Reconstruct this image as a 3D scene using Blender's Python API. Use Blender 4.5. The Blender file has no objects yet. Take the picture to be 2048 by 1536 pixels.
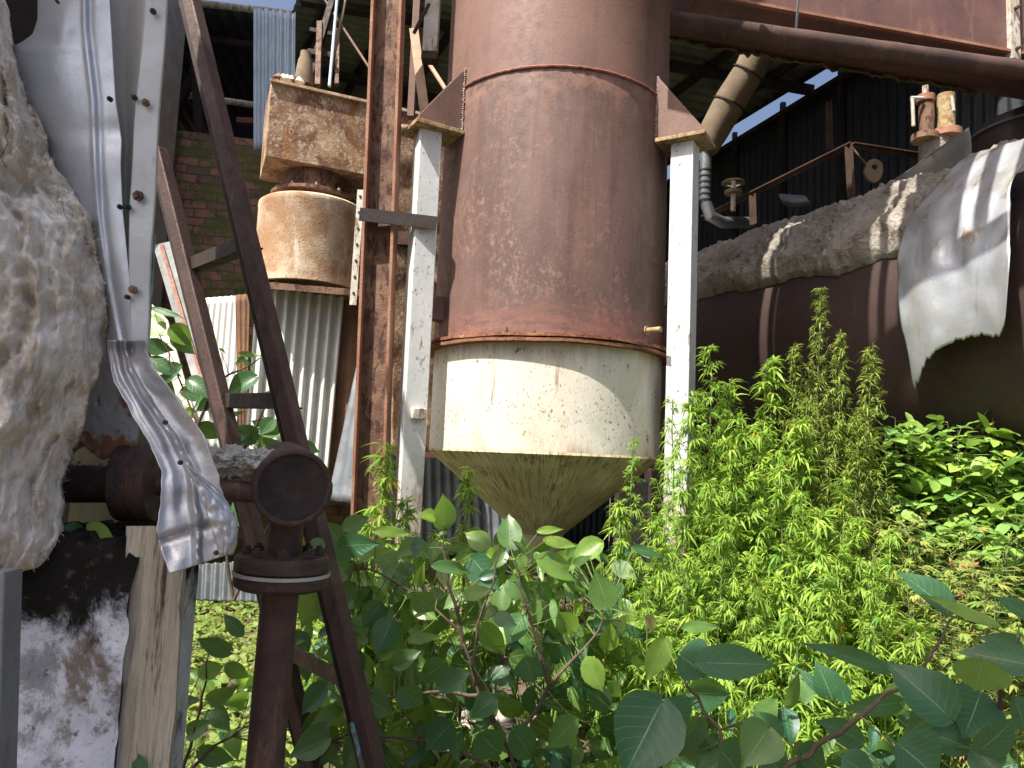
import bpy, math, random
from mathutils import Vector as V, Matrix, noise as NZ
R = math.radians
random.seed(11)
S = bpy.context.scene
COL = S.collection
# ------------------------------------------------------------------ camera
F = 1480.0
PITCH, ROLL = R(5.6), R(2.4)
CAMLOC = V((0, 0, 1.6))
CM = Matrix.Rotation(R(90) + PITCH, 3, 'X') @ Matrix.Rotation(ROLL, 3, 'Z')
cd = bpy.data.cameras.new('camera'); cam = bpy.data.objects.new('camera', cd); COL.objects.link(cam)
cam.location = CAMLOC; cam.rotation_euler = CM.to_euler()
cd.sensor_width = 36; cd.lens = F / 2048 * 36; cd.clip_end = 500; cd.clip_start = .02
S.camera = cam
def P(px, py, Y):
    d = CM @ V(((px - 1024) / F, (768 - py) / F, -1))
    return CAMLOC + d * (Y / d.y)
RIGHT = CM @ V((1, 0, 0)); UPV = CM @ V((0, 1, 0)); BACK = CM @ V((0, 0, 1))

# ------------------------------------------------------------------ mesh builder
BASE = {}
class MB:
    def __init__(s): s.v = []; s.f = []; s.uv = {}; s.var = {}; s.mi = []; s.mats = []
    def add(s, vs, fs):
        n = len(s.v); s.v += [V(p) for p in vs]; s.f += [tuple(i + n for i in f) for f in fs]; return n
    def grid(s, fn, nu, nv, closed=False, uv=False):
        n = len(s.v)
        cols = nu if closed else nu + 1
        for j in range(nv + 1):
            for i in range(cols): s.v.append(V(fn(i / nu, j / nv)))
        for j in range(nv):
            for i in range(nu):
                a = n + j * cols + i; b = n + j * cols + (i + 1) % cols
                if uv:
                    k = len(s.f); s.uv[k] = [(i / nu, j / nv), ((i + 1) / nu, j / nv), ((i + 1) / nu, (j + 1) / nv), (i / nu, (j + 1) / nv)]
                s.f.append((a, b, b + cols, a + cols))
        return s
    def box(s, c, size, ax=None):
        c = V(c); x, y, z = [k / 2 for k in size]
        A = ax or (V((1, 0, 0)), V((0, 1, 0)), V((0, 0, 1)))
        vs = [c + A[0] * x * i + A[1] * y * j + A[2] * z * k for k in (-1, 1) for j in (-1, 1) for i in (-1, 1)]
        s.add(vs, [(0, 2, 3, 1), (4, 5, 7, 6), (0, 1, 5, 4), (2, 6, 7, 3), (0, 4, 6, 2), (1, 3, 7, 5)]); return s
    def extrude(s, prof, p0, p1, xd, taper=1.0):
        p0 = V(p0); p1 = V(p1); d = (p1 - p0).normalized(); xd = V(xd); xd = (xd - d * xd.dot(d)).normalized(); yd = d.cross(xd)
        n = len(prof)
        vs = [p0 + xd * a + yd * b for a, b in prof] + [p1 + xd * a * taper + yd * b * taper for a, b in prof]
        s.add(vs, [tuple(range(n - 1, -1, -1)), tuple(range(n, 2 * n))] + [(i, (i + 1) % n, n + (i + 1) % n, n + i) for i in range(n)]); return s
    def beam(s, p0, p1, w, h, xd=(1, 0, 0)):
        return s.extrude([(-w/2, -h/2), (w/2, -h/2), (w/2, h/2), (-w/2, h/2)], p0, p1, xd)
    def angle(s, p0, p1, a, b, t, xd):
        return s.extrude([(0, 0), (a, 0), (a, t), (t, t), (t, b), (0, b)], p0, p1, xd)
    def tube(s, pts, r, seg=12, cap=True):
        pts = [V(p) for p in pts]; n = len(pts); rs = r if isinstance(r, (list, tuple)) else [r] * n
        up = None; rings = []
        for i in range(n):
            d = (pts[min(i + 1, n - 1)] - pts[max(i - 1, 0)]).normalized()
            if up is None: up = d.orthogonal().normalized()
            x = (up - d * up.dot(d)).normalized(); y = d.cross(x); up = x
            rings.append([pts[i] + (x * math.cos(2 * math.pi * k / seg) + y * math.sin(2 * math.pi * k / seg)) * rs[i] for k in range(seg)])
        b = len(s.v)
        for g in rings: s.v += g
        for i in range(n - 1):
            for k in range(seg): s.f.append((b + i*seg + k, b + i*seg + (k+1) % seg, b + (i+1)*seg + (k+1) % seg, b + (i+1)*seg + k))
        if cap: s.f.append(tuple(b + k for k in range(seg - 1, -1, -1))); s.f.append(tuple(b + (n-1)*seg + k for k in range(seg)))
        return s
    def lathe(s, prof, c, seg=96, ax=None):
        c = V(c); A = ax or (V((1, 0, 0)), V((0, 1, 0)), V((0, 0, 1))); b = len(s.v)
        for r, z in prof:
            for k in range(seg):
                a = 2 * math.pi * k / seg; s.v.append(c + A[0] * r * math.cos(a) + A[1] * r * math.sin(a) + A[2] * z)
        for i in range(len(prof) - 1):
            for k in range(seg): s.f.append((b + i*seg + k, b + i*seg + (k+1) % seg, b + (i+1)*seg + (k+1) % seg, b + (i+1)*seg + k))
        return s
    def poly(s, pts, thick, nrm):
        nrm = V(nrm).normalized(); n = len(pts); vs = [V(p) for p in pts] + [V(p) - nrm * thick for p in pts]
        s.add(vs, [tuple(range(n)), tuple(range(2*n - 1, n - 1, -1))] + [(i, n + i, n + (i+1) % n, (i+1) % n) for i in range(n)]); return s
    def build(s, name, mat, parent=None, bevel=0, solid=0, ang=40, flat=False, off=-1):
        if parent is None:
            xs = [p.x for p in s.v]; ys = [p.y for p in s.v]; zs = [p.z for p in s.v]
            o = V(((min(xs) + max(xs)) / 2, (min(ys) + max(ys)) / 2, min(zs)))
        else:
            q = parent
            while q.parent: q = q.parent
            o = BASE[q.name]
        me = bpy.data.meshes.new(name); me.from_pydata([p - o for p in s.v], [], s.f); me.materials.append(mat)
        if s.uv:
            ul = me.uv_layers.new(name='UVMap')
            for p in me.polygons:
                u = s.uv.get(p.index)
                if u:
                    for k, li in enumerate(p.loop_indices): ul.data[li].uv = u[k]
        for m2 in s.mats: me.materials.append(m2)
        if s.mi:
            me.polygons.foreach_set('material_index', (s.mi + [0] * len(s.f))[:len(s.f)])
        if s.var:
            at = me.attributes.new('leafvar', 'FLOAT', 'FACE')
            at.data.foreach_set('value', [s.var.get(i, .5) for i in range(len(s.f))])
        if not flat:
            me.polygons.foreach_set('use_smooth', [True] * len(me.polygons)); me.set_sharp_from_angle(angle=R(ang))
        me.update()
        ob = bpy.data.objects.new(name, me); COL.objects.link(ob)
        if parent is None: ob.location = o; BASE[ob.name] = o
        else: ob.parent = parent
        if solid: m = ob.modifiers.new('solid', 'SOLIDIFY'); m.thickness = solid; m.offset = off
        if bevel: m = ob.modifiers.new('bevel', 'BEVEL'); m.width = bevel; m.segments = 2; m.limit_method = 'ANGLE'; m.angle_limit = R(40)
        return ob
def thing(name, label, cat, loc, group=None):
    o = bpy.data.objects.new(name, None); COL.objects.link(o); o.location = V(loc); BASE[o.name] = V(loc); o.empty_display_size = .1
    o['label'] = label; o['category'] = cat
    if group: o['group'] = group
    return o
def tag(o, label, cat, group=None, kind=None):
    o['label'] = label; o['category'] = cat
    if group: o['group'] = group
    if kind: o['kind'] = kind
    return o
def rv(a=1): return V((random.uniform(-a, a), random.uniform(-a, a), random.uniform(-a, a)))
def lerp(a, b, t): return a + (b - a) * t
def pw(tab, x):
    if x <= tab[0][0]: return tab[0][1]
    for (a, b), (c, d) in zip(tab, tab[1:]):
        if x <= c: return b + (d - b) * (x - a) / (c - a)
    return tab[-1][1]
def hexbolt(c, d, r, h):
    m = MB(); d = V(d).normalized(); m.tube([V(c), V(c) + d * h], r, 6); m.tube([V(c) + d * h * .9, V(c) + d * h * 1.5], r * .5, 8); return m

# ------------------------------------------------------------------ materials
class NT:
    def __init__(s, name):
        s.m = bpy.data.materials.new(name); s.m.use_nodes = True; s.t = s.m.node_tree; s.b = s.t.nodes['Principled BSDF']; s.tc = s.n('ShaderNodeTexCoord')
    def n(s, ty, **kw):
        x = s.t.nodes.new(ty)
        for k, v in kw.items(): setattr(x, k, v)
        return x
    def put(s, sock, val):
        if hasattr(val, 'is_output') or isinstance(val, bpy.types.NodeSocket): s.t.links.new(val, sock)
        elif isinstance(val, (tuple, list)) and len(val) == 3 and sock.type == 'RGBA': sock.default_value = (*val, 1)
        else: sock.default_value = val
    def vec(s, stretch=(1, 1, 1), src='Object', off=(0, 0, 0)):
        mp = s.n('ShaderNodeMapping'); s.put(mp.inputs['Vector'], s.tc.outputs[src]); mp.inputs['Scale'].default_value = stretch; mp.inputs['Location'].default_value = off; return mp.outputs[0]
    def noise(s, scale, detail=6, rough=.6, stretch=(1, 1, 1), dist=0, off=(0, 0, 0), src='Object'):
        x = s.n('ShaderNodeTexNoise'); s.put(x.inputs['Vector'], s.vec(stretch, src, off)); x.inputs['Scale'].default_value = scale; x.inputs['Detail'].default_value = detail
        x.inputs['Roughness'].default_value = rough; x.inputs['Distortion'].default_value = dist; return x.outputs[0]
    def rng(s, v, lo, hi, a=0, b=1):
        x = s.n('ShaderNodeMapRange'); x.interpolation_type = 'SMOOTHSTEP'
        for k, q in zip(('From Min', 'From Max', 'To Min', 'To Max'), (lo, hi, a, b)): x.inputs[k].default_value = q
        s.put(x.inputs['Value'], v); return x.outputs[0]
    def mix(s, fac, a, b, bt='MIX'):
        x = s.n('ShaderNodeMix', data_type='RGBA', blend_type=bt); s.put(x.inputs[0], fac); s.put(x.inputs[6], a); s.put(x.inputs[7], b); return x.outputs[2]
    def math(s, op, a, b=0.0):
        x = s.n('ShaderNodeMath', operation=op); s.put(x.inputs[0], a); s.put(x.inputs[1], b); return x.outputs[0]
    def bump(s, h, strength, dist=.01):
        x = s.n('ShaderNodeBump'); x.inputs['Strength'].default_value = strength; x.inputs['Distance'].default_value = dist; s.put(x.inputs['Height'], h); s.put(s.b.inputs['Normal'], x.outputs[0])
def mat(name, c0, c1, layers=(), scale=3, rough=.75, metal=0, bump=.3, bscale=40, stretch=(1, 1, 1), spec=.3, bdist=.01, lo=.35, hi=.65, src='Object'):
    """c0-c1 by a broad noise; layers = (colour, scale, stretch, lo, hi, opacity[, roughness])"""
    k = NT(name)
    col = k.mix(k.rng(k.noise(scale, 8, .65, stretch, src=src), lo, hi), c0, c1); rg = rough
    for i, L in enumerate(layers):
        c, sc, st, a, b, op = L[:6]
        f = k.math('MULTIPLY', k.rng(k.noise(sc, 9, .7, st, .3, (i * 3.1, i * 1.7, i), src=src), a, b), op)
        col = k.mix(f, col, c)
    k.put(k.b.inputs['Base Color'], col); k.b.inputs['Roughness'].default_value = rg; k.b.inputs['Metallic'].default_value = metal; k.b.inputs['Specular IOR Level'].default_value = spec
    rr = k.rng(k.noise(bscale * .4, 6, .6, src=src), .3, .7, max(.05, rough - .12), min(1, rough + .12)); k.put(k.b.inputs['Roughness'], rr)
    if bump: k.bump(k.noise(bscale, 8, .65, stretch, src=src), bump, bdist)
    return k.m
up = (1, 1, .12)
M = {}
M['tank'] = mat('rust_tank', (.105, .052, .042), (.16, .082, .064), [((.30, .155, .115), 26, (1, 1, .8), .52, .66, .55), ((.055, .03, .026), 5, up, .5, .72, .7), ((.33, .17, .13), 8, (1, 1, .5), .56, .75, .4), ((.25, .16, .13), 60, (1, 1, .15), .6, .72, .35)], 2.2, .62, 0, .25, 60, spec=.35)
M['tank_up'] = mat('rust_tank_upper', (.15, .085, .068), (.20, .115, .092), [((.2, .12, .095), 20, up, .52, .7, .4), ((.09, .05, .05), 6, (1, 1, .06), .5, .7, .5)], 2, .6, 0, .15, 60, spec=.35)
M['tank_red'] = mat('red_oxide_band', (.26, .10, .072), (.19, .075, .055), [((.09, .04, .03), 12, (1, 1, 2), .5, .68, .7), ((.36, .17, .13), 40, (1, 1, .6), .55, .68, .5)], 6, .65, 0, .25, 60)
M['cream_old'] = mat('cream_paint_speckled', (.70, .65, .53), (.60, .53, .40), [((.50, .36, .20), 3, (1, 1, .35), .54, .74, .5), ((.17, .07, .03), 62, (1, 1, 1), .665, .70, .9), ((.20, .09, .04), 24, (1, 1, .5), .68, .73, .8), ((.40, .20, .09), 5, (1, 1, .1), .62, .74, .6)], 1.6, .55, 0, .12, 50, spec=.4)
M['cream'] = mat('cream_paint_speckled', (.74, .69, .57), (.62, .56, .43), [((.50, .36, .19), 3, (1, 1, .35), .52, .70, .55), ((.42, .24, .10), 6, (1, 1, .12), .57, .70, .6), ((.13, .055, .025), 75, (1, 1, .8), .60, .635, .95), ((.10, .045, .02), 28, (1, 1, .7), .615, .65, .9), ((.22, .10, .04), 11, (1, 1, .16), .63, .70, .7), ((.46, .47, .40), 2, (1, 1, .5), .54, .7, .5)], 1.6, .55, 0, .12, 50, spec=.4)
M['plate'] = mat('rusty_cream_plate', (.42, .36, .20), (.30, .24, .13), [((.24, .12, .05), 14, (1, 1, 1), .46, .58, .85), ((.07, .04, .025), 26, (1, 1, 1), .54, .64, .7)], 8, .75, 0, .4, 50)
M['flange'] = mat('scaling_rust_flange', (.30, .13, .07), (.16, .065, .04), [((.40, .24, .12), 18, (1, 1, 3), .54, .66, .7), ((.05, .025, .02), 30, (1, 1, 2), .54, .64, .8)], 6, .85, 0, .8, 60)
def cone_mat():
    k = NT('stained_cone'); x = k.n('ShaderNodeSeparateXYZ'); k.put(x.inputs[0], k.tc.outputs['Object'])
    an = k.math('ARCTAN2', x.outputs[1], x.outputs[0]); cb = k.n('ShaderNodeCombineXYZ'); k.put(cb.inputs[0], k.math('MULTIPLY', an, 9.0)); k.put(cb.inputs[1], k.math('MULTIPLY', x.outputs[2], 1.6))
    def pn(sc, d=6, st=1.0):
        q = k.n('ShaderNodeTexNoise'); k.put(q.inputs['Vector'], cb.outputs[0]); q.inputs['Scale'].default_value = sc; q.inputs['Detail'].default_value = d; q.inputs['Roughness'].default_value = .65; return q.outputs[0]
    c = k.mix(k.rng(k.noise(4, 8, .65), .38, .62), (.68, .60, .38), (.52, .43, .25))
    c = k.mix(k.math('MULTIPLY', k.rng(pn(3.2), .50, .62), .6), c, (.27, .17, .08))
    c = k.mix(k.math('MULTIPLY', k.math('MULTIPLY', k.rng(pn(8, 4), .54, .60), k.rng(k.noise(5, 6, .6), .38, .55)), .85), c, (.10, .06, .03))
    c = k.mix(k.math('MULTIPLY', k.rng(k.noise(9, 8, .7, off=(3, 3, 3)), .56, .68), .6), c, (.20, .10, .045))
    k.put(k.b.inputs['Base Color'], c); k.b.inputs['Roughness'].default_value = .75; k.bump(k.math('ADD', pn(8, 4), k.noise(50, 6, .6)), .25, .008); return k.m
M['cone'] = cone_mat()
def drum_mat():
    k = NT('stained_cream_drum'); z = k.n('ShaderNodeSeparateXYZ'); k.put(z.inputs[0], k.tc.outputs['Object']); z = z.outputs[2]
    c = k.mix(k.rng(k.noise(1.8, 8, .65, (1, 1, .6)), .38, .62), (.75, .715, .62), (.60, .57, .48))
    c = k.mix(k.math('MULTIPLY', k.rng(k.noise(3.2, 9, .7, (1, 1, .3), .3), .50, .68), .6), c, (.50, .35, .19))
    c = k.mix(k.math('MULTIPLY', k.rng(k.noise(2.4, 7, .7, (1, 1, .8), .3, (4, 4, 4)), .54, .70), .55), c, (.42, .44, .38))
    zz = k.math('ADD', z, k.math('MULTIPLY', k.math('SUBTRACT', k.noise(7, 9, .75, (1, 1, .12)), .5), .55))
    c = k.mix(k.math('MULTIPLY', k.rng(zz, 2.06, 2.20), .6), c, (.30, .20, .10))
    c = k.mix(k.math('MULTIPLY', k.rng(zz, 1.66, 1.56), .55), c, (.36, .22, .12))
    cl = k.rng(k.noise(3, 7, .7, off=(2, 2, 2)), .44, .60)
    c = k.mix(k.math('MULTIPLY', k.math('MULTIPLY', k.rng(k.noise(75, 5, .65, (1, 1, .8)), .58, .62), cl), .9), c, (.13, .06, .03))
    c = k.mix(k.math('MULTIPLY', k.rng(k.noise(26, 8, .72, (1, 1, .6), .3), .615, .65), .9), c, (.11, .05, .025))
    c = k.mix(k.math('MULTIPLY', k.rng(k.noise(13, 7, .7, (1, 1, .12), .2, (6, 6, 1)), .61, .70), .75), c, (.24, .12, .05))
    k.put(k.b.inputs['Base Color'], c); k.b.inputs['Roughness'].default_value = .6; k.bump(k.noise(40, 8, .7), .15, .006); return k.m
M['cream'] = drum_mat()
M['ochre'] = mat('ochre_rust', (.38, .265, .165), (.17, .085, .05), [((.60, .52, .40), 38, (1, 1, .8), .52, .60, .6), ((.60, .50, .36), 9, (1, 1, .6), .56, .70, .8), ((.11, .045, .022), 4, (1, 1, .8), .52, .66, .85), ((.10, .04, .02), 40, (1, 1, .8), .56, .66, .75), ((.33, .15, .05), 7, up, .52, .7, .6)], 4.5, .8, 0, .5, 55)
M['ochre_light'] = mat('ochre_rust_drum', (.58, .48, .35), (.36, .21, .115), [((.20, .085, .035), 70, (1, 1, .8), .55, .63, .6), ((.74, .67, .54), 6, (1, 1, .35), .54, .68, .8), ((.22, .09, .035), 45, (1, 1, .6), .57, .66, .8), ((.25, .10, .04), 5, (1, 1, .25), .56, .68, .8)], 3, .75, 0, .4, 55)
M['beam'] = mat('rusty_beam', (.22, .135, .085), (.11, .055, .038), [((.045, .02, .017), 30, (1, 1, .35), .50, .58, .85), ((.27, .19, .12), 8, up, .54, .72, .6)], 5, .75, 0, .4, 60)
M['beam_edge'] = mat('rusty_flange_edge', (.34, .18, .12), (.24, .11, .065), [((.10, .04, .025), 30, (1, 1, .3), .56, .66, .7), ((.42, .27, .14), 9, up, .55, .7, .5)], 5, .75, 0, .35, 60)
M['white'] = mat('chalky_white_paint', (.66, .67, .66), (.56, .575, .57), [((.20, .11, .06), 50, (1, 1, .6), .67, .72, .8), ((.36, .30, .22), 8, (1, 1, .15), .62, .76, .5), ((.45, .43, .40), 14, up, .55, .75, .4)], 3, .6, 0, .15, 50)
M['white_rust'] = mat('white_paint_rusting', (.55, .54, .50), (.42, .37, .30), [((.19, .08, .035), 22, (1, 1, .3), .50, .62, .85), ((.09, .04, .025), 60, (1, 1, .6), .58, .66, .7)], 6, .7, 0, .3, 55)
M['brown'] = mat('brown_angle_iron', (.058, .034, .031), (.092, .054, .045), [((.20, .13, .075), 18, (1, 1, .2), .56, .68, .7), ((.03, .018, .016), 26, (1, 1, .4), .54, .66, .7)], 6, .65, 0, .3, 70, spec=.4)
M['dark'] = mat('dark_steel', (.022, .018, .018), (.045, .03, .026), [((.10, .05, .03), 16, (1, 1, .5), .58, .7, .5)], 5, .7, 0, .2, 60)
M['pipe'] = mat('dark_corroded_pipe', (.036, .024, .023), (.066, .040, .034), [((.16, .075, .04), 9, (1, 1, 1), .56, .68, .55), ((.10, .045, .028), 26, (1, 1, 1), .54, .62, .7), ((.14, .075, .05), 40, (1, 1, 1), .60, .70, .6), ((.018, .013, .013), 12, (1, 1, 1), .5, .66, .8)], 6, .6, 0, .6, 90, spec=.4)
M['pipe_cap'] = mat('pitted_end_cap', (.020, .016, .018), (.036, .027, .027), [((.075, .042, .032), 14, (1, 1, 1), .52, .64, .7), ((.09, .05, .04), 60, (1, 1, 1), .62, .70, .6)], 9, .75, 0, .5, 60)
M['alu'] = mat('dull_aluminium', (.52, .55, .60), (.42, .45, .50), [((.32, .34, .37), 9, (1, 1, .5), .52, .72, .5), ((.42, .38, .30), 5, (1, 1, .2), .60, .78, .5), ((.22, .19, .15), 40, (1, 1, .6), .68, .74, .5)], 3, .42, .55, .12, 22, spec=.5, bdist=.02)
M['alu_dim'] = mat('dull_aluminium_inner', (.40, .40, .40), (.46, .46, .45), [((.30, .27, .22), 6, (1, 1, .1), .5, .75, .5)], 3, .55, .2, .1, 25)
M['alu_green'] = mat('mossy_aluminium', (.28, .27, .17), (.36, .36, .28), [((.13, .15, .05), 7, (1, 1, .6), .45, .68, .8)], 3, .6, .2, .1, 25)
M['alu_strip'] = mat('painted_grey_strip', (.47, .50, .53), (.40, .43, .45), [((.12, .11, .10), 35, (1, 1, .4), .62, .70, .7), ((.27, .22, .16), 12, (1, 1, .2), .60, .74, .6), ((.24, .25, .26), 6, (1, 1, .6), .55, .7, .5)], 5, .5, .2, .2, 40)
M['torn'] = mat('torn_aluminium', (.46, .47, .50), (.36, .36, .38), [((.42, .35, .25), 7, (1, 1, .7), .55, .72, .7), ((.17, .14, .13), 10, (1, 1, .6), .56, .72, .6)], 5, .38, .65, .15, 25, spec=.5, bdist=.02)
M['galv'] = mat('galvanised_bluish', (.36, .45, .55), (.44, .53, .62), [((.25, .29, .33), 9, (1, 1, .2), .52, .72, .5), ((.20, .12, .06), 20, (1, 1, .5), .68, .74, .8)], 3, .5, .2, .1, 40)
M['sheet_white'] = mat('bleached_sheet', (.60, .61, .59), (.52, .53, .50), [((.36, .34, .30), 5, (1, 1, .12), .55, .72, .6), ((.26, .14, .07), 12, (1, 1, .3), .70, .78, .7)], 3, .5, .1, .1, 40)
M['sheet_grey'] = mat('weathered_grey_sheet', (.11, .125, .14), (.17, .185, .20), [((.30, .32, .32), 9, (1, 1, .15), .57, .72, .6), ((.12, .10, .08), 7, (1, 1, .3), .58, .72, .6)], 4, .5, .2, .1, 40)
M['sheet_rust'] = mat('rusted_sheet', (.11, .055, .03), (.18, .09, .045), [((.05, .03, .02), 9, up, .5, .7, .7), ((.33, .24, .15), 6, (1, 1, .2), .6, .72, .6)], 4, .75, 0, .3, 50)
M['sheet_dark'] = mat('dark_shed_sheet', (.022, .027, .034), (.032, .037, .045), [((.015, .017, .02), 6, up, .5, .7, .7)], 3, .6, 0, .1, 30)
M['roof'] = mat('greenish_roof_sheet', (.17, .21, .16), (.13, .16, .125), [((.06, .07, .055), 3, (1, 1, 1), .52, .7, .7), ((.10, .07, .04), 9, (1, 1, 1), .6, .74, .5)], 2, .6, 0, .1, 30)
M['duct'] = mat('purple_rust_duct', (.17, .09, .072), (.115, .062, .056), [((.28, .16, .11), 10, (1, 1, .1), .54, .72, .6), ((.06, .03, .025), 8, (1, 1, .4), .58, .70, .8)], 2.5, .5, 0, .15, 40, spec=.4)
M['duct_pipe'] = mat('overhead_pipe_rust', (.095, .055, .045), (.05, .032, .028), [((.15, .11, .045), 9, (1, 1, 1), .55, .68, .6)], 4, .65, 0, .3, 50)
M['boiler'] = mat('boiler_shell_rust', (.058, .036, .031), (.042, .028, .026), [((.24, .17, .15), 14, (1, 1, .12), .64, .74, .4), ((.045, .03, .028), 5, up, .52, .7, .7)], 3, .55, 0, .12, 60, spec=.35)
M['plaster_wool'] = mat('crumbly_lagging', (.40, .36, .315), (.27, .235, .195), [((.56, .52, .46), 12, (1, 1, 1), .55, .68, .7), ((.13, .10, .08), 22, (1, 1, 1), .56, .68, .75), ((.30, .17, .12), 5, (1, 1, 1), .62, .72, .5)], 5, .95, 0, 1.0, 45, spec=.1, bdist=.03)
M['residue'] = mat('white_insulation_residue', (.66, .66, .64), (.50, .47, .42), [((.15, .13, .11), 40, (1, 1, 1), .56, .66, .8), ((.42, .32, .2), 9, (1, 1, 1), .58, .7, .6)], 12, .95, 0, 1.0, 60, spec=.1, bdist=.02)
M['lagpipe'] = mat('lagged_pipe', (.21, .165, .115), (.15, .115, .08), [((.17, .13, .09), 9, (1, 1, 1), .52, .7, .7)], 5, .9, 0, .4, 40, spec=.1)
M['clad'] = mat('hanging_cladding', (.42, .44, .46), (.35, .365, .38), [((.28, .17, .08), 4.5, (2.2, 2.2, .22), .53, .64, .85), ((.38, .36, .20), 3, (1, 1, .4), .52, .70, .7), ((.17, .12, .08), 14, (1, 1, .25), .66, .74, .7)], 2, .38, .5, .12, 14, spec=.5, bdist=.03)
M['wood'] = mat('weathered_wood', (.56, .52, .44), (.40, .36, .29), [((.06, .05, .04), 26, (1, 1, .07), .56, .63, .9), ((.09, .07, .05), 60, (1, 1, .06), .56, .64, .7), ((.66, .64, .58), 40, (1, 1, .08), .54, .66, .6), ((.05, .045, .035), 5, (1, 1, .3), .60, .72, .8)], 14, .9, 0, 1.0, 60, (1, 1, .08), spec=.1, bdist=.02)
M['plaster'] = mat('mouldy_whitewash', (.62, .66, .76), (.50, .53, .62), [((.20, .21, .24), 9, (1, 1, .8), .52, .62, .75), ((.15, .11, .06), 7, (1, 1, .7), .56, .66, .75), ((.05, .05, .05), 36, (1, 1, 1), .62, .68, .8)], 4, .9, 0, .5, 50, spec=.1)
M['mould'] = mat('black_mould', (.012, .011, .010), (.03, .027, .022), [((.12, .12, .12), 20, (1, 1, 1), .64, .72, .5)], 5, .95, 0, .5, 50, spec=.1)
M['peel'] = mat('peeling_board', (.38, .40, .44), (.30, .31, .33), [((.22, .10, .05), 5, (1, 1, .7), .50, .54, .95), ((.07, .05, .04), 40, (1, 1, .5), .60, .68, .8)], 6, .8, 0, .5, 50)
M['concrete'] = mat('weathered_concrete', (.40, .35, .31), (.30, .27, .24), [((.16, .14, .12), 10, (1, 1, 1), .55, .7, .7), ((.50, .42, .36), 30, (1, 1, 1), .58, .7, .5)], 4, .95, 0, .6, 40, spec=.1)
M['soil'] = mat('damp_littered_soil', (.075, .058, .042), (.14, .11, .08), [((.26, .21, .16), 26, (1, 1, 1), .58, .68, .7), ((.04, .05, .02), 3, (1, 1, 1), .52, .7, .7)], 2, .95, 0, .8, 30, spec=.1, bdist=.03)
M['frame_brown'] = mat('dark_brown_frame', (.10, .06, .042), (.06, .037, .03), [((.18, .11, .06), 12, (1, 1, 1), .56, .68, .6)], 5, .75, 0, .3, 60)
M['moss'] = mat('dry_moss', (.13, .10, .045), (.07, .055, .03), [((.2, .17, .08), 30, (1, 1, 1), .56, .68, .7)], 9, .95, 0, .8, 60)
M['board_grey'] = mat('dirty_board', (.26, .265, .26), (.19, .19, .18), [((.10, .09, .07), 8, (1, 1, .3), .55, .7, .6)], 4, .8, 0, .2, 40)
M['post_grey'] = mat('grey_post_paint', (.20, .21, .22), (.15, .16, .17), [((.13, .06, .035), 9, (1, 1, .4), .54, .66, .8), ((.07, .06, .05), 30, (1, 1, .5), .56, .66, .6)], 6, .7, 0, .3, 50)
M['sheet_low'] = mat('dark_dented_sheet', (.06, .07, .075), (.09, .10, .105), [((.24, .25, .25), 10, (1, 1, .15), .57, .70, .7), ((.12, .06, .03), 9, (1, 1, .6), .6, .72, .7)], 5, .5, .2, .2, 40)
M['cyan'] = mat('cyan_paint', (.12, .36, .42), (.20, .44, .48), [((.13, .075, .05), 22, (1, 1, .4), .46, .56, .9)], 5, .6, 0, .2, 40)
M['timber'] = mat('pale_timber_strut', (.42, .29, .20), (.32, .20, .14), [((.14, .08, .05), 12, (1, 1, .2), .56, .7, .6)], 6, .8, 0, .3, 40)
M['galv_pipe'] = mat('galvanised_ribbed_pipe', (.27, .29, .30), (.20, .22, .23), [((.2, .18, .15), 9, (1, 1, 1), .6, .72, .5)], 4, .4, .6, .1, 40)
M['rod'] = mat('thin_rod_steel', (.20, .13, .09), (.12, .08, .06), (), 6, .7, 0, .2, 60)
M['conduit'] = mat('pale_blue_conduit', (.32, .40, .47), (.40, .48, .54), (), 6, .6, 0, .1, 60)
M['stem'] = mat('brown_twig', (.075, .052, .038), (.12, .085, .06), [((.22, .18, .13), 30, (1, 1, .5), .58, .7, .5)], 9, .8, 0, .4, 60)
M['stem_green'] = mat('green_stalk', (.10, .15, .04), (.15, .19, .06), (), 9, .6, 0, .1, 60)

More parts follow.
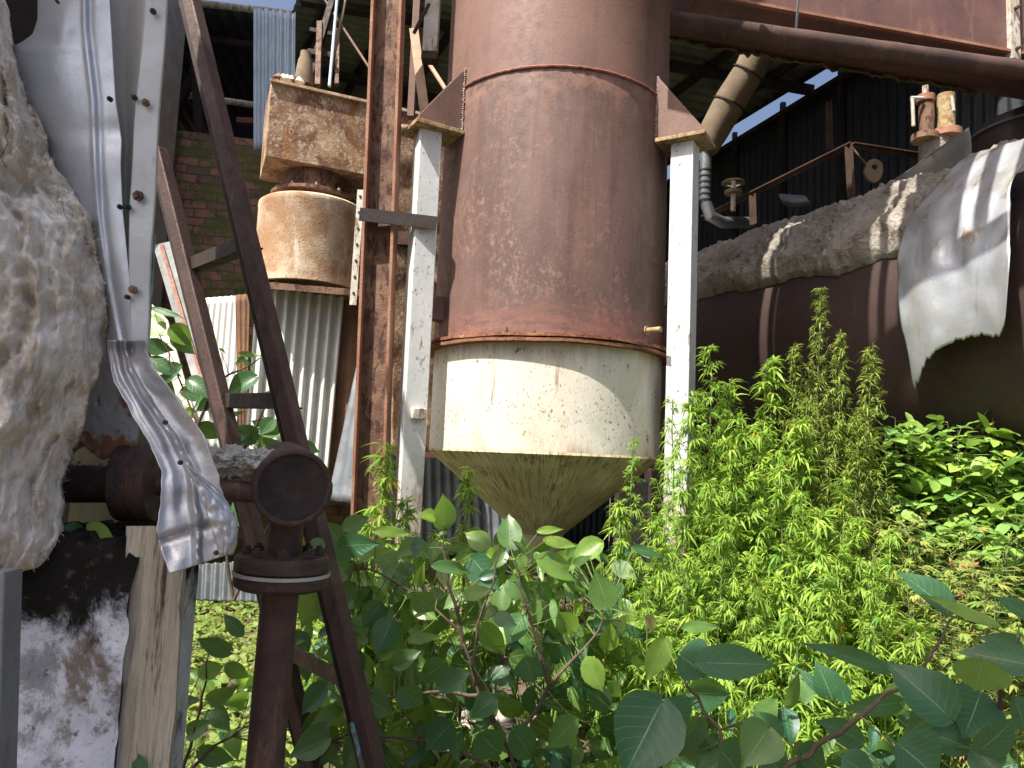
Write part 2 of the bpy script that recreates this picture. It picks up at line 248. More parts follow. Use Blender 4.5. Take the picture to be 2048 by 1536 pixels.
def tank_mat():
    k = NT('rust_tank_shell'); z = k.n('ShaderNodeSeparateXYZ'); k.put(z.inputs[0], k.tc.outputs['Object']); z = z.outputs[2]
    c = k.mix(k.rng(k.noise(2.2, 8, .65, (1, 1, .5)), .38, .64), (.104, .062, .052), (.162, .097, .081))
    c = k.mix(k.math('MULTIPLY', k.rng(k.noise(5, 9, .7, up), .5, .7), .6), c, (.075, .041, .035))
    bl = k.rng(k.noise(2.6, 6, .6, (1, 1, .8), off=(2, 7, 1)), .42, .62)
    fl = k.rng(k.noise(34, 8, .72, (1, 1, .75), .4), .50, .60)
    c = k.mix(k.math('MULTIPLY', k.math('MULTIPLY', bl, fl), .6), c, (.30, .17, .135))
    c = k.mix(k.math('MULTIPLY', k.rng(k.noise(80, 4, .6, (1, 1, .25)), .60, .68), .25), c, (.33, .20, .16))
    c = k.mix(k.math('MULTIPLY', k.rng(k.noise(11, 6, .65, (1, 1, .05), .2, (4, 4, 0)), .54, .68), .5), c, (.085, .045, .034))
    c = k.mix(k.math('MULTIPLY', k.rng(k.noise(8, 6, .65, (1, 1, .06), .2, (9, 4, 0)), .55, .70), .45), c, (.22, .12, .085))
    c = k.mix(k.math('MULTIPLY', k.rng(k.noise(7, 8, .7, (1, 1, .6), off=(5, 5, 5)), .60, .70), .55), c, (.12, .05, .022))
    zz_ = k.math('ADD', z, k.math('MULTIPLY', k.math('SUBTRACT', k.noise(6, 8, .7, (1, 1, 2)), .5), .22))
    ox = k.math('MULTIPLY', k.rng(zz_, ZF_ + .24, ZF_ + .06), k.rng(k.noise(9, 9, .75, (.6, .6, 3), off=(1, 2, 9)), .36, .58))
    c = k.mix(k.math('MULTIPLY', ox, .62), c, (.27, .115, .088))
    tp = k.math('MULTIPLY', k.rng(zz_, 3.36, 3.58), k.rng(k.noise(12, 8, .7, off=(3, 2, 9)), .40, .6)); c = k.mix(k.math('MULTIPLY', tp, .6), c, (.30, .16, .12))
    k.put(k.b.inputs['Base Color'], c); k.put(k.b.inputs['Roughness'], k.rng(k.noise(20, 6, .6), .3, .7, .45, .75)); k.b.inputs['Specular IOR Level'].default_value = .4
    k.bump(k.noise(60, 8, .7), .22, .008); return k.m
ZF_ = 2.20
M['tank'] = tank_mat()
def post_mat():
    k = NT('weathered_white_post'); z = k.n('ShaderNodeSeparateXYZ'); k.put(z.inputs[0], k.tc.outputs['Object']); z = z.outputs[2]
    c = k.mix(k.rng(k.noise(3, 8, .65, (1, 1, .4)), .38, .64), (.66, .67, .66), (.52, .54, .54))
    c = k.mix(k.math('MULTIPLY', k.rng(k.noise(5, 8, .7, (1, 1, .12)), .52, .70), .5), c, (.36, .30, .22))
    c = k.mix(k.math('MULTIPLY', k.rng(k.noise(48, 7, .7, (1, 1, .7)), .60, .65), .85), c, (.16, .09, .05))
    c = k.mix(k.math('MULTIPLY', k.rng(k.noise(10, 9, .75, (1, 1, .5), .4, (3, 1, 1)), .60, .66), .85), c, (.20, .10, .055))
    c = k.mix(k.math('MULTIPLY', k.rng(k.noise(7, 9, .75, (1, 1, .3), .4, (8, 1, 1)), .55, .72), .4), c, (.30, .31, .30))
    lowm = k.rng(k.math('ADD', z, k.math('MULTIPLY', k.math('SUBTRACT', k.noise(9, 9, .75, (1, 1, .35)), .5), 1.1)), 1.75, 1.15)
    rust = k.mix(k.rng(k.noise(24, 8, .7, (1, 1, .35)), .46, .60), (.44, .39, .31), (.17, .085, .045))
    c = k.mix(k.math('MULTIPLY', lowm, .9), c, rust)
    k.put(k.b.inputs['Base Color'], c); k.b.inputs['Roughness'].default_value = .65; k.bump(k.noise(45, 8, .7), .25, .006); return k.m
M['post'] = post_mat()
def plaster_mat():
    k = NT('mouldy_whitewash_wall'); z = k.n('ShaderNodeSeparateXYZ'); k.put(z.inputs[0], k.tc.outputs['Object']); z = z.outputs[2]
    c = k.mix(k.rng(k.noise(4, 8, .65), .38, .64), (.62, .66, .76), (.48, .51, .60))
    c = k.mix(k.math('MULTIPLY', k.rng(k.noise(7, 9, .75, (1, 1, .8), .4), .50, .60), .8), c, (.17, .18, .20))
    c = k.mix(k.math('MULTIPLY', k.rng(k.noise(6, 9, .75, (1, 1, .7), .3, (3, 1, 4)), .53, .63), .85), c, (.13, .095, .055))
    c = k.mix(k.math('MULTIPLY', k.rng(k.noise(45, 8, .7), .58, .66), .8), c, (.05, .05, .05))
    zz_ = k.math('ADD', z, k.math('MULTIPLY', k.math('SUBTRACT', k.noise(4.5, 10, .78, (1, 1, .8), .5), .5), .46))
    c = k.mix(k.rng(zz_, MZ - .05, MZ + .03), c, k.mix(k.rng(k.noise(30, 6, .6), .55, .7), (.013, .012, .011), (.06, .055, .045)))
    k.put(k.b.inputs['Base Color'], c); k.b.inputs['Roughness'].default_value = .95; k.b.inputs['Specular IOR Level'].default_value = .1; k.bump(k.noise(40, 9, .7), .7, .01); return k.m
MZ = 0
def brick_mat():
    k = NT('mossy_brick'); b = k.n('ShaderNodeTexBrick'); k.put(b.inputs['Vector'], k.vec((1, 1, 1), 'UV'))
    wob = k.n('ShaderNodeVectorMath', operation='ADD'); sc = k.n('ShaderNodeVectorMath', operation='SCALE'); sc.inputs['Scale'].default_value = .05
    nn = k.n('ShaderNodeTexNoise'); k.put(nn.inputs['Vector'], k.tc.outputs['UV']); nn.inputs['Scale'].default_value = 5
    k.put(sc.inputs[0], nn.outputs['Color']); k.put(wob.inputs[0], k.tc.outputs['UV']); k.put(wob.inputs[1], sc.outputs[0]); k.put(b.inputs['Vector'], wob.outputs[0])
    for n_, v_ in (('Scale', 1.0), ('Mortar Size', .009), ('Mortar Smooth', .3), ('Bias', -.1), ('Brick Width', .245), ('Row Height', .105)): b.inputs[n_].default_value = v_
    k.put(b.inputs['Color1'], (.38, .18, .125)); k.put(b.inputs['Color2'], (.17, .12, .095)); k.put(b.inputs['Mortar'], (.10, .095, .08))
    c = k.mix(k.rng(k.noise(2.2, 8, .7, src='UV'), .43, .58), b.outputs['Color'], (.13, .135, .05))
    c = k.mix(k.math('MULTIPLY', k.rng(k.noise(5, 8, .7, src='UV'), .52, .66), .75), c, (.05, .048, .04))
    c = k.mix(k.math('MULTIPLY', k.rng(k.noise(14, 8, .7, off=(4, 4, 0), src='UV'), .62, .72), .6), c, (.28, .24, .21))
    k.put(k.b.inputs['Base Color'], c); k.b.inputs['Roughness'].default_value = .95; k.b.inputs['Specular IOR Level'].default_value = .1
    h = k.math('ADD', k.math('MULTIPLY', b.outputs['Fac'], -1.0), k.math('MULTIPLY', k.noise(30, 6, .6, src='UV'), .5)); k.bump(h, .8, .015); return k.m
M['brick'] = brick_mat()

def wool_mat():
    k = NT('mineral_wool')
    n1 = k.noise(9, 10, .7, (1, 1, .45), 1.2); c = k.mix(k.rng(n1, .40, .58), (.56, .50, .41), (.90, .885, .84))
    c = k.mix(k.math('MULTIPLY', k.rng(k.noise(4, 8, .7, (1, 1, .7), .8, (3, 1, 2)), .54, .68), .6), c, (.36, .27, .18))
    c = k.mix(k.math('MULTIPLY', k.rng(k.noise(24, 8, .75, (1, 1, .5), 1.5, (1, 5, 2)), .55, .68), .55), c, (.80, .79, .76))
    k.put(k.b.inputs['Base Color'], c); k.b.inputs['Roughness'].default_value = 1; k.b.inputs['Specular IOR Level'].default_value = .05
    h = k.math('ADD', k.noise(38, 10, .75, (1, 1, .45), 1.6), k.math('MULTIPLY', k.noise(150, 6, .7, (1, 1, .3), 1.0), .5)); k.bump(h, .8, .014); return k.m
M['wool'] = wool_mat()

M['fibre'] = mat('pale_fibres', (.80, .77, .70), (.60, .52, .41), (), 8, 1, 0, 0, spec=.05)
def leaf_mat(name, c_dark, c_lite, vein, trans, rough=.4, nveins=9, vw=.02, spec=.4, dry=None, tfac=.42):
    k = NT(name); uv = k.n('ShaderNodeSeparateXYZ'); k.put(uv.inputs[0], k.tc.outputs['UV'])
    at = k.n('ShaderNodeAttribute', attribute_name='leafvar')
    s = k.math('ABSOLUTE', k.math('SUBTRACT', uv.outputs[0], .5))
    mid = k.rng(s, vw * .5, vw, 1, 0)
    fr = k.math('FRACT', k.math('MULTIPLY', k.math('SUBTRACT', uv.outputs[1], k.math('MULTIPLY', s, .55)), float(nveins)))
    sv = k.rng(k.math('ABSOLUTE', k.math('SUBTRACT', fr, .5)), .015, .06, .38, 0)
    c = k.mix(at.outputs['Fac'], c_dark, c_lite)
    c = k.mix(k.math('MULTIPLY', k.rng(k.noise(30, 5, .6), .45, .7), .3), c, tuple(x * .6 for x in c_dark))
    if nveins: c = k.mix(k.math('MULTIPLY', k.rng(k.noise(45, 4, .6, off=(7, 3, 2)), .66, .72), .6), c, (.17, .12, .04))
    if dry: c = k.mix(k.rng(at.outputs['Fac'], .93, .96), c, dry)
    if nveins: c = k.mix(k.math('MAXIMUM', mid, sv), c, vein)
    k.put(k.b.inputs['Base Color'], c); k.b.inputs['Roughness'].default_value = rough; k.b.inputs['Specular IOR Level'].default_value = spec
    tr = k.n('ShaderNodeBsdfTranslucent'); k.put(tr.inputs['Color'], k.mix(.5, c, trans))
    mx = k.n('ShaderNodeMixShader'); mx.inputs[0].default_value = tfac
    k.t.links.new(k.b.outputs[0], mx.inputs[1]); k.t.links.new(tr.outputs[0], mx.inputs[2])
    out = [n for n in k.t.nodes if n.type == 'OUTPUT_MATERIAL'][0]; k.t.links.new(mx.outputs[0], out.inputs['Surface'])
    if nveins: k.bump(k.math('MAXIMUM', mid, sv), .25, .004)
    return k.m
M['peepul'] = leaf_mat('heart_leaf', (.026, .112, .062), (.27, .42, .05), (.24, .36, .16), (.30, .52, .04), .36, 8, .014, .6, (.34, .26, .13))
M['hemp'] = leaf_mat('hemp_leaf', (.12, .265, .036), (.40, .53, .08), (.2, .3, .1), (.38, .62, .07), .5, 0, .02, .3, (.55, .42, .03), .42)
M['spire'] = leaf_mat('seeding_hemp_leaf', (.15, .24, .04), (.34, .40, .08), (.2, .3, .1), (.40, .50, .08), .55, 0, .02, .3, (.34, .22, .05), .35)
M['lobed'] = leaf_mat('pale_lobed_leaf', (.13, .31, .085), (.40, .52, .08), (.24, .36, .14), (.35, .55, .08), .45, 5, .03, .35, None, .35)
M['cover'] = leaf_mat('ground_cover_leaf', (.10, .17, .03), (.27, .34, .08), (.2, .3, .1), (.42, .5, .1), .55, 0, .02, .3, (.35, .25, .10), .35)
M['dryweed'] = leaf_mat('drying_weed_leaf', (.15, .27, .045), (.34, .34, .09), (.2, .3, .1), (.4, .4, .1), .6, 0, .02, .2, (.34, .19, .09), .3)

# ------------------------------------------------------------------ light
w = bpy.data.worlds.new('World'); S.world = w; w.use_nodes = True
sk = w.node_tree.nodes.new('ShaderNodeTexSky'); sk.sky_type = 'NISHITA'; sk.sun_disc = False; sk.sun_elevation = R(58); sk.sun_rotation = R(227)
sk.air_density = .7; sk.dust_density = 5; sk.ozone_density = .6
bg = w.node_tree.nodes['Background']; bg.inputs['Strength'].default_value = .108; w.node_tree.links.new(sk.outputs[0], bg.inputs[0])
SUN = V((-.73 * math.cos(R(58)), -.683 * math.cos(R(58)), math.sin(R(58)))).normalized()
sl = bpy.data.lights.new('sun', 'SUN'); sl.energy = 5.0; sl.angle = R(.5); sl.color = (1, .95, .86)
so = bpy.data.objects.new('sun', sl); COL.objects.link(so); so.rotation_euler = SUN.to_track_quat('Z', 'Y').to_euler(); so.location = (-4, -4, 9)
S.view_settings.view_transform = 'Standard'; S.view_settings.look = 'None'; S.view_settings.exposure = 1.05; S.view_settings.gamma = 1

# ------------------------------------------------------------------ ground
g = MB()
def gfn(u, v):
    x = -60 + 120 * u; y = -60 + 120 * v
    x = math.copysign(abs(x / 60) ** 2.2 * 60, x); y = 4 + math.copysign(abs(y / 60) ** 2.2 * 60, y)
    return V((x, y, .10 * NZ.noise(V((x * .8, y * .8, 0))) + .03 * NZ.noise(V((x * 4, y * 4, 1)))))
g.grid(gfn, 150, 150)
o = g.build('ground', M['soil']); o['kind'] = 'structure'; o['label'] = 'littered damp soil under the weeds'; o['category'] = 'ground'

# ------------------------------------------------------------------ main hopper tank
CX, CY, RT = .20, 4.3, .665
ZF, ZR, ZS = 2.20, 1.63, 3.61
tank = thing('hopper_tank', 'big rusty brown upright tank with cream drum and cone bottom', 'tank', (CX, CY, 0))
c0 = V((CX, CY, 0))
def tankring(rings): return MB().lathe(rings, c0, 128)
tankring([(RT, ZS), (RT - .004, 5.0), (RT - .004, 7.4)]).build('upper_shell', M['tank_up'], tank)
tankring([(RT, ZF + .012), (RT, ZF + .16), (RT + .002, ZF + .5), (RT, ZS - .01)]).build('shell', M['tank'], tank)
m = MB()
n_ = 200
m.tube([c0 + V(((RT + .003) * math.sin(a * 2 * math.pi / n_), -(RT + .003) * math.cos(a * 2 * math.pi / n_), ZS + .004 * NZ.noise(V((a * .9, 0, 0))))) for a in range(n_ + 1)], [.009 + .004 * NZ.noise(V((a * 1.7, 3, 0))) for a in range(n_ + 1)], 8, False)
m.build('weld_seam', M['tank_red'], tank)
def wavy(r0, r1, z0, z1, seed):
    m = MB(); N = 180
    pr = [(r0, z0), (r1, z0), (r1, z1), (r0, z1)]
    def fn(u, v):
        r, z = pr[round(v * 4) % 4]; a = u * 2 * math.pi; wv = .006 * NZ.noise(V((math.cos(a) * 4, math.sin(a) * 4, seed)))
        return c0 + V((r * math.sin(a), -r * math.cos(a), z + wv * (1 if r > r0 else .3)))
    m.grid(fn, N, 4, True); return m
wavy(RT - .01, RT + .05, ZF - .002, ZF + .014, 1).build('flange', M['flange'], tank, ang=25)
wavy(RT - .01, RT + .046, ZF - .026, ZF - .009, 7).build('flange', M['flange'], tank, ang=25)
for k in range(30):
    a = k * 2 * math.pi / 30 + .06; c = c0 + V((.678 * math.sin(a), -.678 * math.cos(a), ZF + .012))
    if math.cos(a) > -.2: hexbolt(c, (random.uniform(-.1, .1), random.uniform(-.1, .1), 1), .0075, random.choice((.008, .012, .02))).build('bolt', M['beam'], tank)
tankring([(RT - .006, ZF - .026), (RT - .006, ZR)]).build('lower_drum', M['cream'], tank)
tankring([(RT - .006, ZR), (RT - .003, ZR - .012), (.13, 1.17), (.13, 1.0)]).build('cone', M['cone'], tank, ang=20)
tankring([(.13, 1.01), (.2, 1.01), (.2, .98), (0.01, .98)]).build('outlet_flange', M['beam'], tank)
def bracket(az):
    r = V((math.sin(az), -math.cos(az), 0)); t = V((math.cos(az), math.sin(az), 0)); z0 = 3.355
    b = c0 + r * (RT + .135) + V((0, 0, z0 - .012))
    bp = MB(); bp.box(b, (.275, .225, .022), (r, t, V((0, 0, 1)))); base = bp.build('bracket', M['plate'] , tank, bevel=.002)
    for s in (-1, 1):
        o_ = c0 + t * .085 * s
        q = MB(); q.poly([o_ + r * (RT - .02) + V((0, 0, z0 + .005)), o_ + r * (RT + .262) + V((0, 0, z0 + .005)), o_ + r * (RT + .25) + V((0, 0, z0 + .03)), o_ + r * (RT - .01) + V((0, 0, z0 + .375))], .012, t * (1 if s > 0 else 1)); q.build('gusset', M['tank_up'], base, bevel=.002)
        wl = MB()
        for i in range(28):
            z = z0 + .01 + i * .0127
            wl.lathe([(.001, -.007), (.006 + .004 * random.random(), 0), (.001, .007)], o_ + r * (RT + .002 - .01 * (s * 0)) + t * (.008 * s) + V((random.uniform(-.003, .003), 0, z)), 6)
        wl.build('weld', M['white_rust'], base)
for az in (R(60), R(-60)): bracket(az)
# lug box on the left and nozzle on the right
lug = MB(); a = R(-66); r = V((math.sin(a), -math.cos(a), 0)); t = V((math.cos(a), math.sin(a), 0))
lug.box(c0 + r * (RT + .03) + V((0, 0, 2.39)), (.08, .085, .13), (r, t, V((0, 0, 1)))); lug.build('lug', M['tank'], tank, bevel=.003)
a = R(48); r = V((math.sin(a), -math.cos(a), 0)); n0 = c0 + r * (RT - .01) + V((0, 0, 2.29))
MB().tube([n0, n0 + r * .10], .015, 14).tube([n0 + r * .012, n0 + r * .02], .025, 14).build('nozzle', M['plate'], tank)
# ------------------------------------------------------------------ posts
for az, lab in ((R(60), 'white square post under the right bracket, bright sunlit front'), (R(-60), 'white square post under the left bracket, beside the I-beam')):
    r = V((math.sin(az), -math.cos(az), 0)); t = V((math.cos(az), math.sin(az), 0)); p = c0 + r * (.80 if az > 0 else .825)
    th = thing('support_post', lab, 'post', p, 'posts carrying the tank')
    ro = az if az > 0 else R(-67); r = V((math.sin(ro), -math.cos(ro), 0)); t = V((math.cos(ro), math.sin(ro), 0))
    w_ = .062; MB().box(p + V((0, 0, 1.666)), (.124, .124, 3.332), (r, t, V((0, 0, 1)))).build('shaft', M['post'], th, bevel=.006)
    MB().box(p + V((0, 0, .0)), (.26, .26, .16), (r, t, V((0, 0, 1)))).build('base_plate', M['beam'], th, bevel=.004)
    if az < 0: MB().box(p - t * -.0 + V((0, 0, 1.80)) + (-t if False else V((math.sin(R(30)), -math.cos(R(30)), 0))) * .075, (.075, .04, .06), (V((math.cos(R(30)), math.sin(R(30)), 0)), V((math.sin(R(30)), -math.cos(R(30)), 0)), V((0, 0, 1)))).build('lug', M['white_rust'], th, bevel=.006)
# rear pedestal seen between cone and weeds
th = thing('concrete_pedestal', 'grey concrete pedestal in the shade behind the cone tip', 'pedestal', (.86, 5.2, 0)); MB().box((.86, 5.2, .72), (.2, .2, 1.5)).build('shaft', M['concrete'], th, bevel=.01)
MB().tube([P(1190, 1010, 5.6), P(1192, 1150, 5.6)], .012, 8)
# ------------------------------------------------------------------ I-beam column
pI0 = P(766, 300, 3.86); pI1 = P(740, 1000, 3.86); xI = pI0.x; _d = (pI0 - pI1) / (pI0.z - pI1.z); bI = pI1 - _d * pI1.z; tI = pI1 + _d * (6.8 - pI1.z)
ib = thing('beam_column', 'tall rust brown I-beam column left of the white post', 'column', bI)
hw = .076
for s in (-1, 1): MB().beam(bI + V((s * hw, 0, 0)), tI + V((s * hw, 0, 0)), .017, .13).build('flange', M['beam_edge'], ib, bevel=.003)
MB().beam(bI, tI, hw * 2 - .018, .012).build('web', M['beam'], ib)
zb = P(770, 420, 3.79).z
lp = V((xI - hw - .006, 3.765, zb)); rp = V((-.43, 3.80, zb - .02))
MB().angle(lp, rp, .07, .055, .008, (0, 0, -1)).build('tie_angle', M['dark'], ib)
# ------------------------------------------------------------------ ochre box + drum
dx = V((.92, .39, 0)).normalized(); dn = V((.39, -.92, 0)).normalized()
A = P(543, 160, 5.4); zt = A.z; zbot = P(540, 312, 5.4).z
L = 1.75
col = thing('dust_collector', 'ochre rust box duct sitting over a round drum', 'duct', (P(620, 470, 5.9).x, 5.9, 0))
cb = A + dx * (L / 2) - dn * .28 + V((0, 0, (zbot - zt) / 2))
MB().box(cb, (L, .56, zt - zbot), (dx, -dn, V((0, 0, 1)))).build('box_duct', M['ochre'], col, bevel=.004)
MB().box(A + dx * (L / 2) + dn * .012 + V((0, 0, -.008)), (L + .02, .03, .022), (dx, -dn, V((0, 0, 1)))).build('top_angle', M['ochre_light'], col)
dc = P(622, 470, 5.82); rd = .415; zt2 = P(622, 386, 5.42).z; zb2 = P(618, 558, 5.42).z
dcc = V((dc.x, 5.82, 0))
MB().lathe([(.02, zt2 + .02), (rd - .02, zt2 + .015), (rd, zt2), (rd + .004, zt2 - .03), (rd, zt2 - .04), (rd, zb2), (rd - .04, zb2)], dcc, 72).build('drum', M['ochre_light'], col)
MB().lathe([(rd * .62, zt2 + .02), (rd * .62, zt2 + .07), (rd * .8, zt2 + .075), (rd * .8, zt2 + .10), (rd * .58, zt2 + .11), (rd * .58, zbot + .02)], dcc, 60).build('neck', M['beam'], col)
for k in range(10):
    a = k * .63; hexbolt(dcc + V((rd * .72 * math.cos(a), rd * .72 * math.sin(a), zt2 + .1)), (0, 0, 1), .014, .02).build('bolt', M['white_rust'], col)
e0 = P(515, 562, 5.38); e1 = P(730, 580, 5.5)
MB().angle(e0, e1, .05, .45, .01, (0, 0, -1)).build('base_angle', M['beam'], col)
s0 = P(722, 380, 5.3); s1 = P(706, 610, 5.3)
st = MB().beam(s0, s1, .05, .012).build('bolted_strip', M['white_rust'], col)
for i in range(7):
    q = s0.lerp(s1, .06 + i * .14); MB().tube([q + V((0, -.012, 0)), q + V((0, -.004, 0))], .010, 8).build('hole', M['dark'], st)
# casing behind the post
cs = thing('rusty_casing', 'tall flaking ochre casing between I-beam and tank', 'casing', P(840, 900, 5.6) * 1.0)
def wcase(u, v):
    p = P(lerp(782, 905, u), lerp(250, 900, v), 5.45 + .35 * u); q = V((p.x, p.y, p.z)); return q + V((0, -1, 0)) * .025 * NZ.noise(q * 5)
MB().grid(wcase, 30, 80).build('panel', M['ochre'], cs, solid=.01)
for (x0, y0, x1, y1, yy) in ((778, 470, 905, 486, 5.30), (778, 898, 905, 908, 5.36)):
    MB().angle(P(x0, y0, yy), P(x1, y1, yy + .3), .04, .04, .006, (0, 0, -1)).build('stiffener', M['beam_edge'], cs)
MB().box(P(818, 480, 5.50), (.28, .1, .10)).build('burnt_hole', M['dark'], cs)
# ------------------------------------------------------------------ corrugated sheets
def corr(name, label, quad, pitch, amp, m_, grp='corrugated sheets propped behind the column', ny=20, wav=.0, parent=None, solid=.0015):
    a, b, c, d = [V(q) for q in quad]   # tl tr br bl ; corrugation runs along tl->bl
    W = (b - a).length; n = max(8, int(W / pitch * 8)); nrm = (b - a).cross(d - a).normalized()
    mb = MB()
    def fn(u, v):
        p = (a.lerp(b, u)).lerp(d.lerp(c, u), v)
        return p + nrm * (amp * math.sin(u * W / pitch * 2 * math.pi) + wav * NZ.noise(p * 1.5))
    mb.grid(fn, n, ny)
    o = mb.build(name, m_, parent, solid=solid, ang=80)
    if label: tag(o, label, 'metal sheet' if 'roof' not in name else 'roof', grp)
    return o
corr('corrugated_sheet', 'bright white corrugated sheet with deep waves under the round drum', [P(515, 555, 5.55), P(690, 575, 5.78), P(655, 960, 5.68), P(485, 960, 5.5)], .083, .030, M['sheet_white'])
corr('corrugated_sheet', 'bright white corrugated sheet leaning left of the ladder rung', [P(408, 596, 6.5), P(488, 590, 6.55), P(472, 900, 6.35), P(370, 900, 6.3)], .05, .006, M['sheet_white'])
corr('corrugated_sheet', 'pale blue narrow corrugated sheet hanging above the brick wall', [P(507, 16, 8.0), P(592, 26, 8.0), P(590, 298, 8.0), P(507, 298, 8.0)], .085, .02, M['galv'])
corr('corrugated_sheet', 'dark rusted sheet strip between white sheet and I-beam', [P(676, 590, 5.9), P(735, 590, 5.8), P(715, 960, 5.7), P(655, 960, 5.8)], .2, .02, M['sheet_rust'])
corr('corrugated_sheet', 'grey galvanised sheet slanting against the I-beam foot', [P(722, 690, 5.6), P(745, 700, 5.5), P(725, 1010, 5.2), P(655, 1000, 5.3)], .09, .014, M['sheet_grey'])
corr('corrugated_sheet', 'dark blue grey corrugated sheet below the cone, behind the post', [P(770, 850, 6.6), P(1020, 880, 6.9), P(1035, 1110, 6.7), P(770, 1110, 6.5)], .085, .014, M['sheet_grey'])
corr('corrugated_sheet', 'torn grey sheet low beside the dark riser pipe', [P(365, 1130, 4.6), P(525, 1120, 4.5), P(520, 1205, 4.4), P(362, 1200, 4.5)], .06, .012, M['sheet_low'])
corr('corrugated_sheet', 'narrow grey sheet edge standing behind the upper ladder leg', [P(470, 590, 6.4), P(500, 588, 6.4), P(492, 900, 6.2), P(478, 900, 6.2)], .05, .006, M['sheet_rust'])
# white leaning boards
bd = thing('leaning_board', 'dirty white board with red stripe leaning on the brick wall', 'board', P(420, 800, 6.2))
MB().poly([P(306, 490, 6.9), P(352, 480, 6.9), P(445, 800, 6.2), P(400, 810, 6.2)], .03, (0, -1, .1)).build('panel', M['board_grey'], bd)
MB().poly([P(318, 488, 6.86), P(325, 487, 6.86), P(420, 805, 6.16), P(414, 805, 6.16)], .02, (0, -1, .1)).build('red_stripe', M['tank_red'], bd)
bd = thing('leaning_board', 'short cream board behind heart leaves beside the cladding', 'board', P(330, 800, 6.5))
MB().poly([P(296, 600, 6.8), P(335, 640, 6.8), P(395, 850, 6.2), P(310, 850, 6.2)], .02, (0, -1, .1)).build('panel', M['cream'], bd)
tag(MB().beam(P(303, 470, 2.2), P(290, 700, 2.2), .022, .01).build('cyan_strip', M['cyan']), 'cyan painted metal strip behind the grey cladding edge', 'strip')
# brick wall
bw = MB(); wa, wb = P(240, 262, 8.6), P(760, 322, 9.3)
def bfn(u, v):
    top = wa.lerp(wb, u); bot = V((top.x, top.y, -.1)); p = top.lerp(bot, v); return p
bw.grid(bfn, 2, 2)
Wl = (wb - wa).length
n0_ = len(bw.f)
for f in range(n0_):
    bw.uv[f] = []
    for vi in bw.f[f]:
        p = bw.v[vi]; bw.uv[f].append(((V((p.x, p.y, 0)) - V((wa.x, wa.y, 0))).length, p.z))
wall = thing('brick_wall', 'mossy old red brick wall behind the ladder', 'wall', V((wa.x, wa.y, 0)))
bw.build('masonry', M['brick'], wall, solid=.23, off=-1)
cop = MB()
for i in range(24):
    if random.random() < .55:
        u = i / 24; p = wa.lerp(wb, u); dd = (wb - wa).normalized()
        cop.box(p + V((0, .1, .02 + .0)), (.22, .2, random.choice((.05, .07))), (dd, V((-dd.y, dd.x, 0)), V((0, 0, 1))))
cop.build('coping_bricks', M['concrete'], wall, bevel=.008)

nb = MB(); nb.box((-6.6, 7.3, 5), (5.2, 1.9, 10.1))  # unseen block, added left of the view to keep sun off the brick wall
nbt = thing('shade_block', 'unseen tall block added at left to shade the brick wall', 'building', (-6.6, 7.3, 0)); nb.build('wall', M['concrete'], nbt)
MB().box((-6.6, 7.3, 10.15), (5.5, 2.2, .2)).build('block_top', M['concrete'], nbt)
# ------------------------------------------------------------------ sheds behind
shed = thing('open_shed', 'dark open sided shed with tubular purlins behind the brick wall', 'shed', (-4, 10.5, 0))
f0, f1 = P(-250, -90, 9.3), P(640, 44, 9.6)
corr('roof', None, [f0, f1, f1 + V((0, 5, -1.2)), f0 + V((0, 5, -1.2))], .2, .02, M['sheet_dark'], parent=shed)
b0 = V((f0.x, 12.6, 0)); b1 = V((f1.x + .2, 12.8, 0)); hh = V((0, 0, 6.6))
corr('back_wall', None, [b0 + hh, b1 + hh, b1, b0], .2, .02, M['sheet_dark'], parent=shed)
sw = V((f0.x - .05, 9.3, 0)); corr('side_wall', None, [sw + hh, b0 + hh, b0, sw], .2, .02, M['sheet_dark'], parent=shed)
for (x0, y0, x1, y1, yy, rr) in ((300, -5, 590, 28, 9.0, .045), (300, 180, 590, 222, 9.2, .042)):
    MB().tube([P(x0, y0, yy), P(x1, y1, yy + .2)], rr, 12).build('purlin_tube', M['white_rust'], shed)
for (x0, y0, x1, y1, yy) in ((385, 0, 400, 290, 8.9), (395, 130, 335, 260, 9.1), (330, 66, 510, 92, 10)):
    MB().beam(P(x0, y0, yy), P(x1, y1, yy), .09, .09).build('frame_member', M['dark'], shed)
MB().box(P(492, 243, 9.4), (.22, .1, .07)).build('loose_brick', M['tank_red'], shed)

# big roof over the tank yard, its side wall, the gap of sky between them
bs = thing('corrugated_shed', 'tall shed with green tinted roof and dark corrugated wall at right', 'shed', (2, 10, 0))
def Pz(px, py, z):
    d = CM @ V(((px - 1024) / F, (768 - py) / F, -1)); return CAMLOC + d * ((z - CAMLOC.z) / d.z)
ud = V((.907, .42, 0)); e1 = P(1690, 108, 7.9); ez = e1.z; e0 = Pz(1395, 290, ez); ed = (e0 - e1).normalized()
near = e1 - ed * 2.2; eb = e1 + ed * 5.5; sp = V((-ed.y, ed.x, 0)); sp = sp if sp.x < 0 else -sp
rise = V((0, 0, .55)); rb = eb + sp * 6.0 + rise; na = V((-1.75, 6.3, near.z + .55))
corr('roof', None, [near, eb, rb, na], .2, .022, M['roof'], parent=bs)
for k in range(8):
    q0 = near.lerp(na, (k + .6) / 8) + V((0, 0, -.08)); q1 = eb.lerp(rb, (k + .6) / 8) + V((0, 0, -.08)); MB().beam(q0, q1, .06, .1, (1, 0, 0)).build('purlin', M['dark'], bs)
for k in range(4): MB().beam(near.lerp(eb, .05 + k * .3) + V((0, 0, -.2)), na.lerp(rb, .05 + k * .3) + V((0, 0, -.2)), .08, .12, (0, 0, 1)).build('rafter', M['dark'], bs)
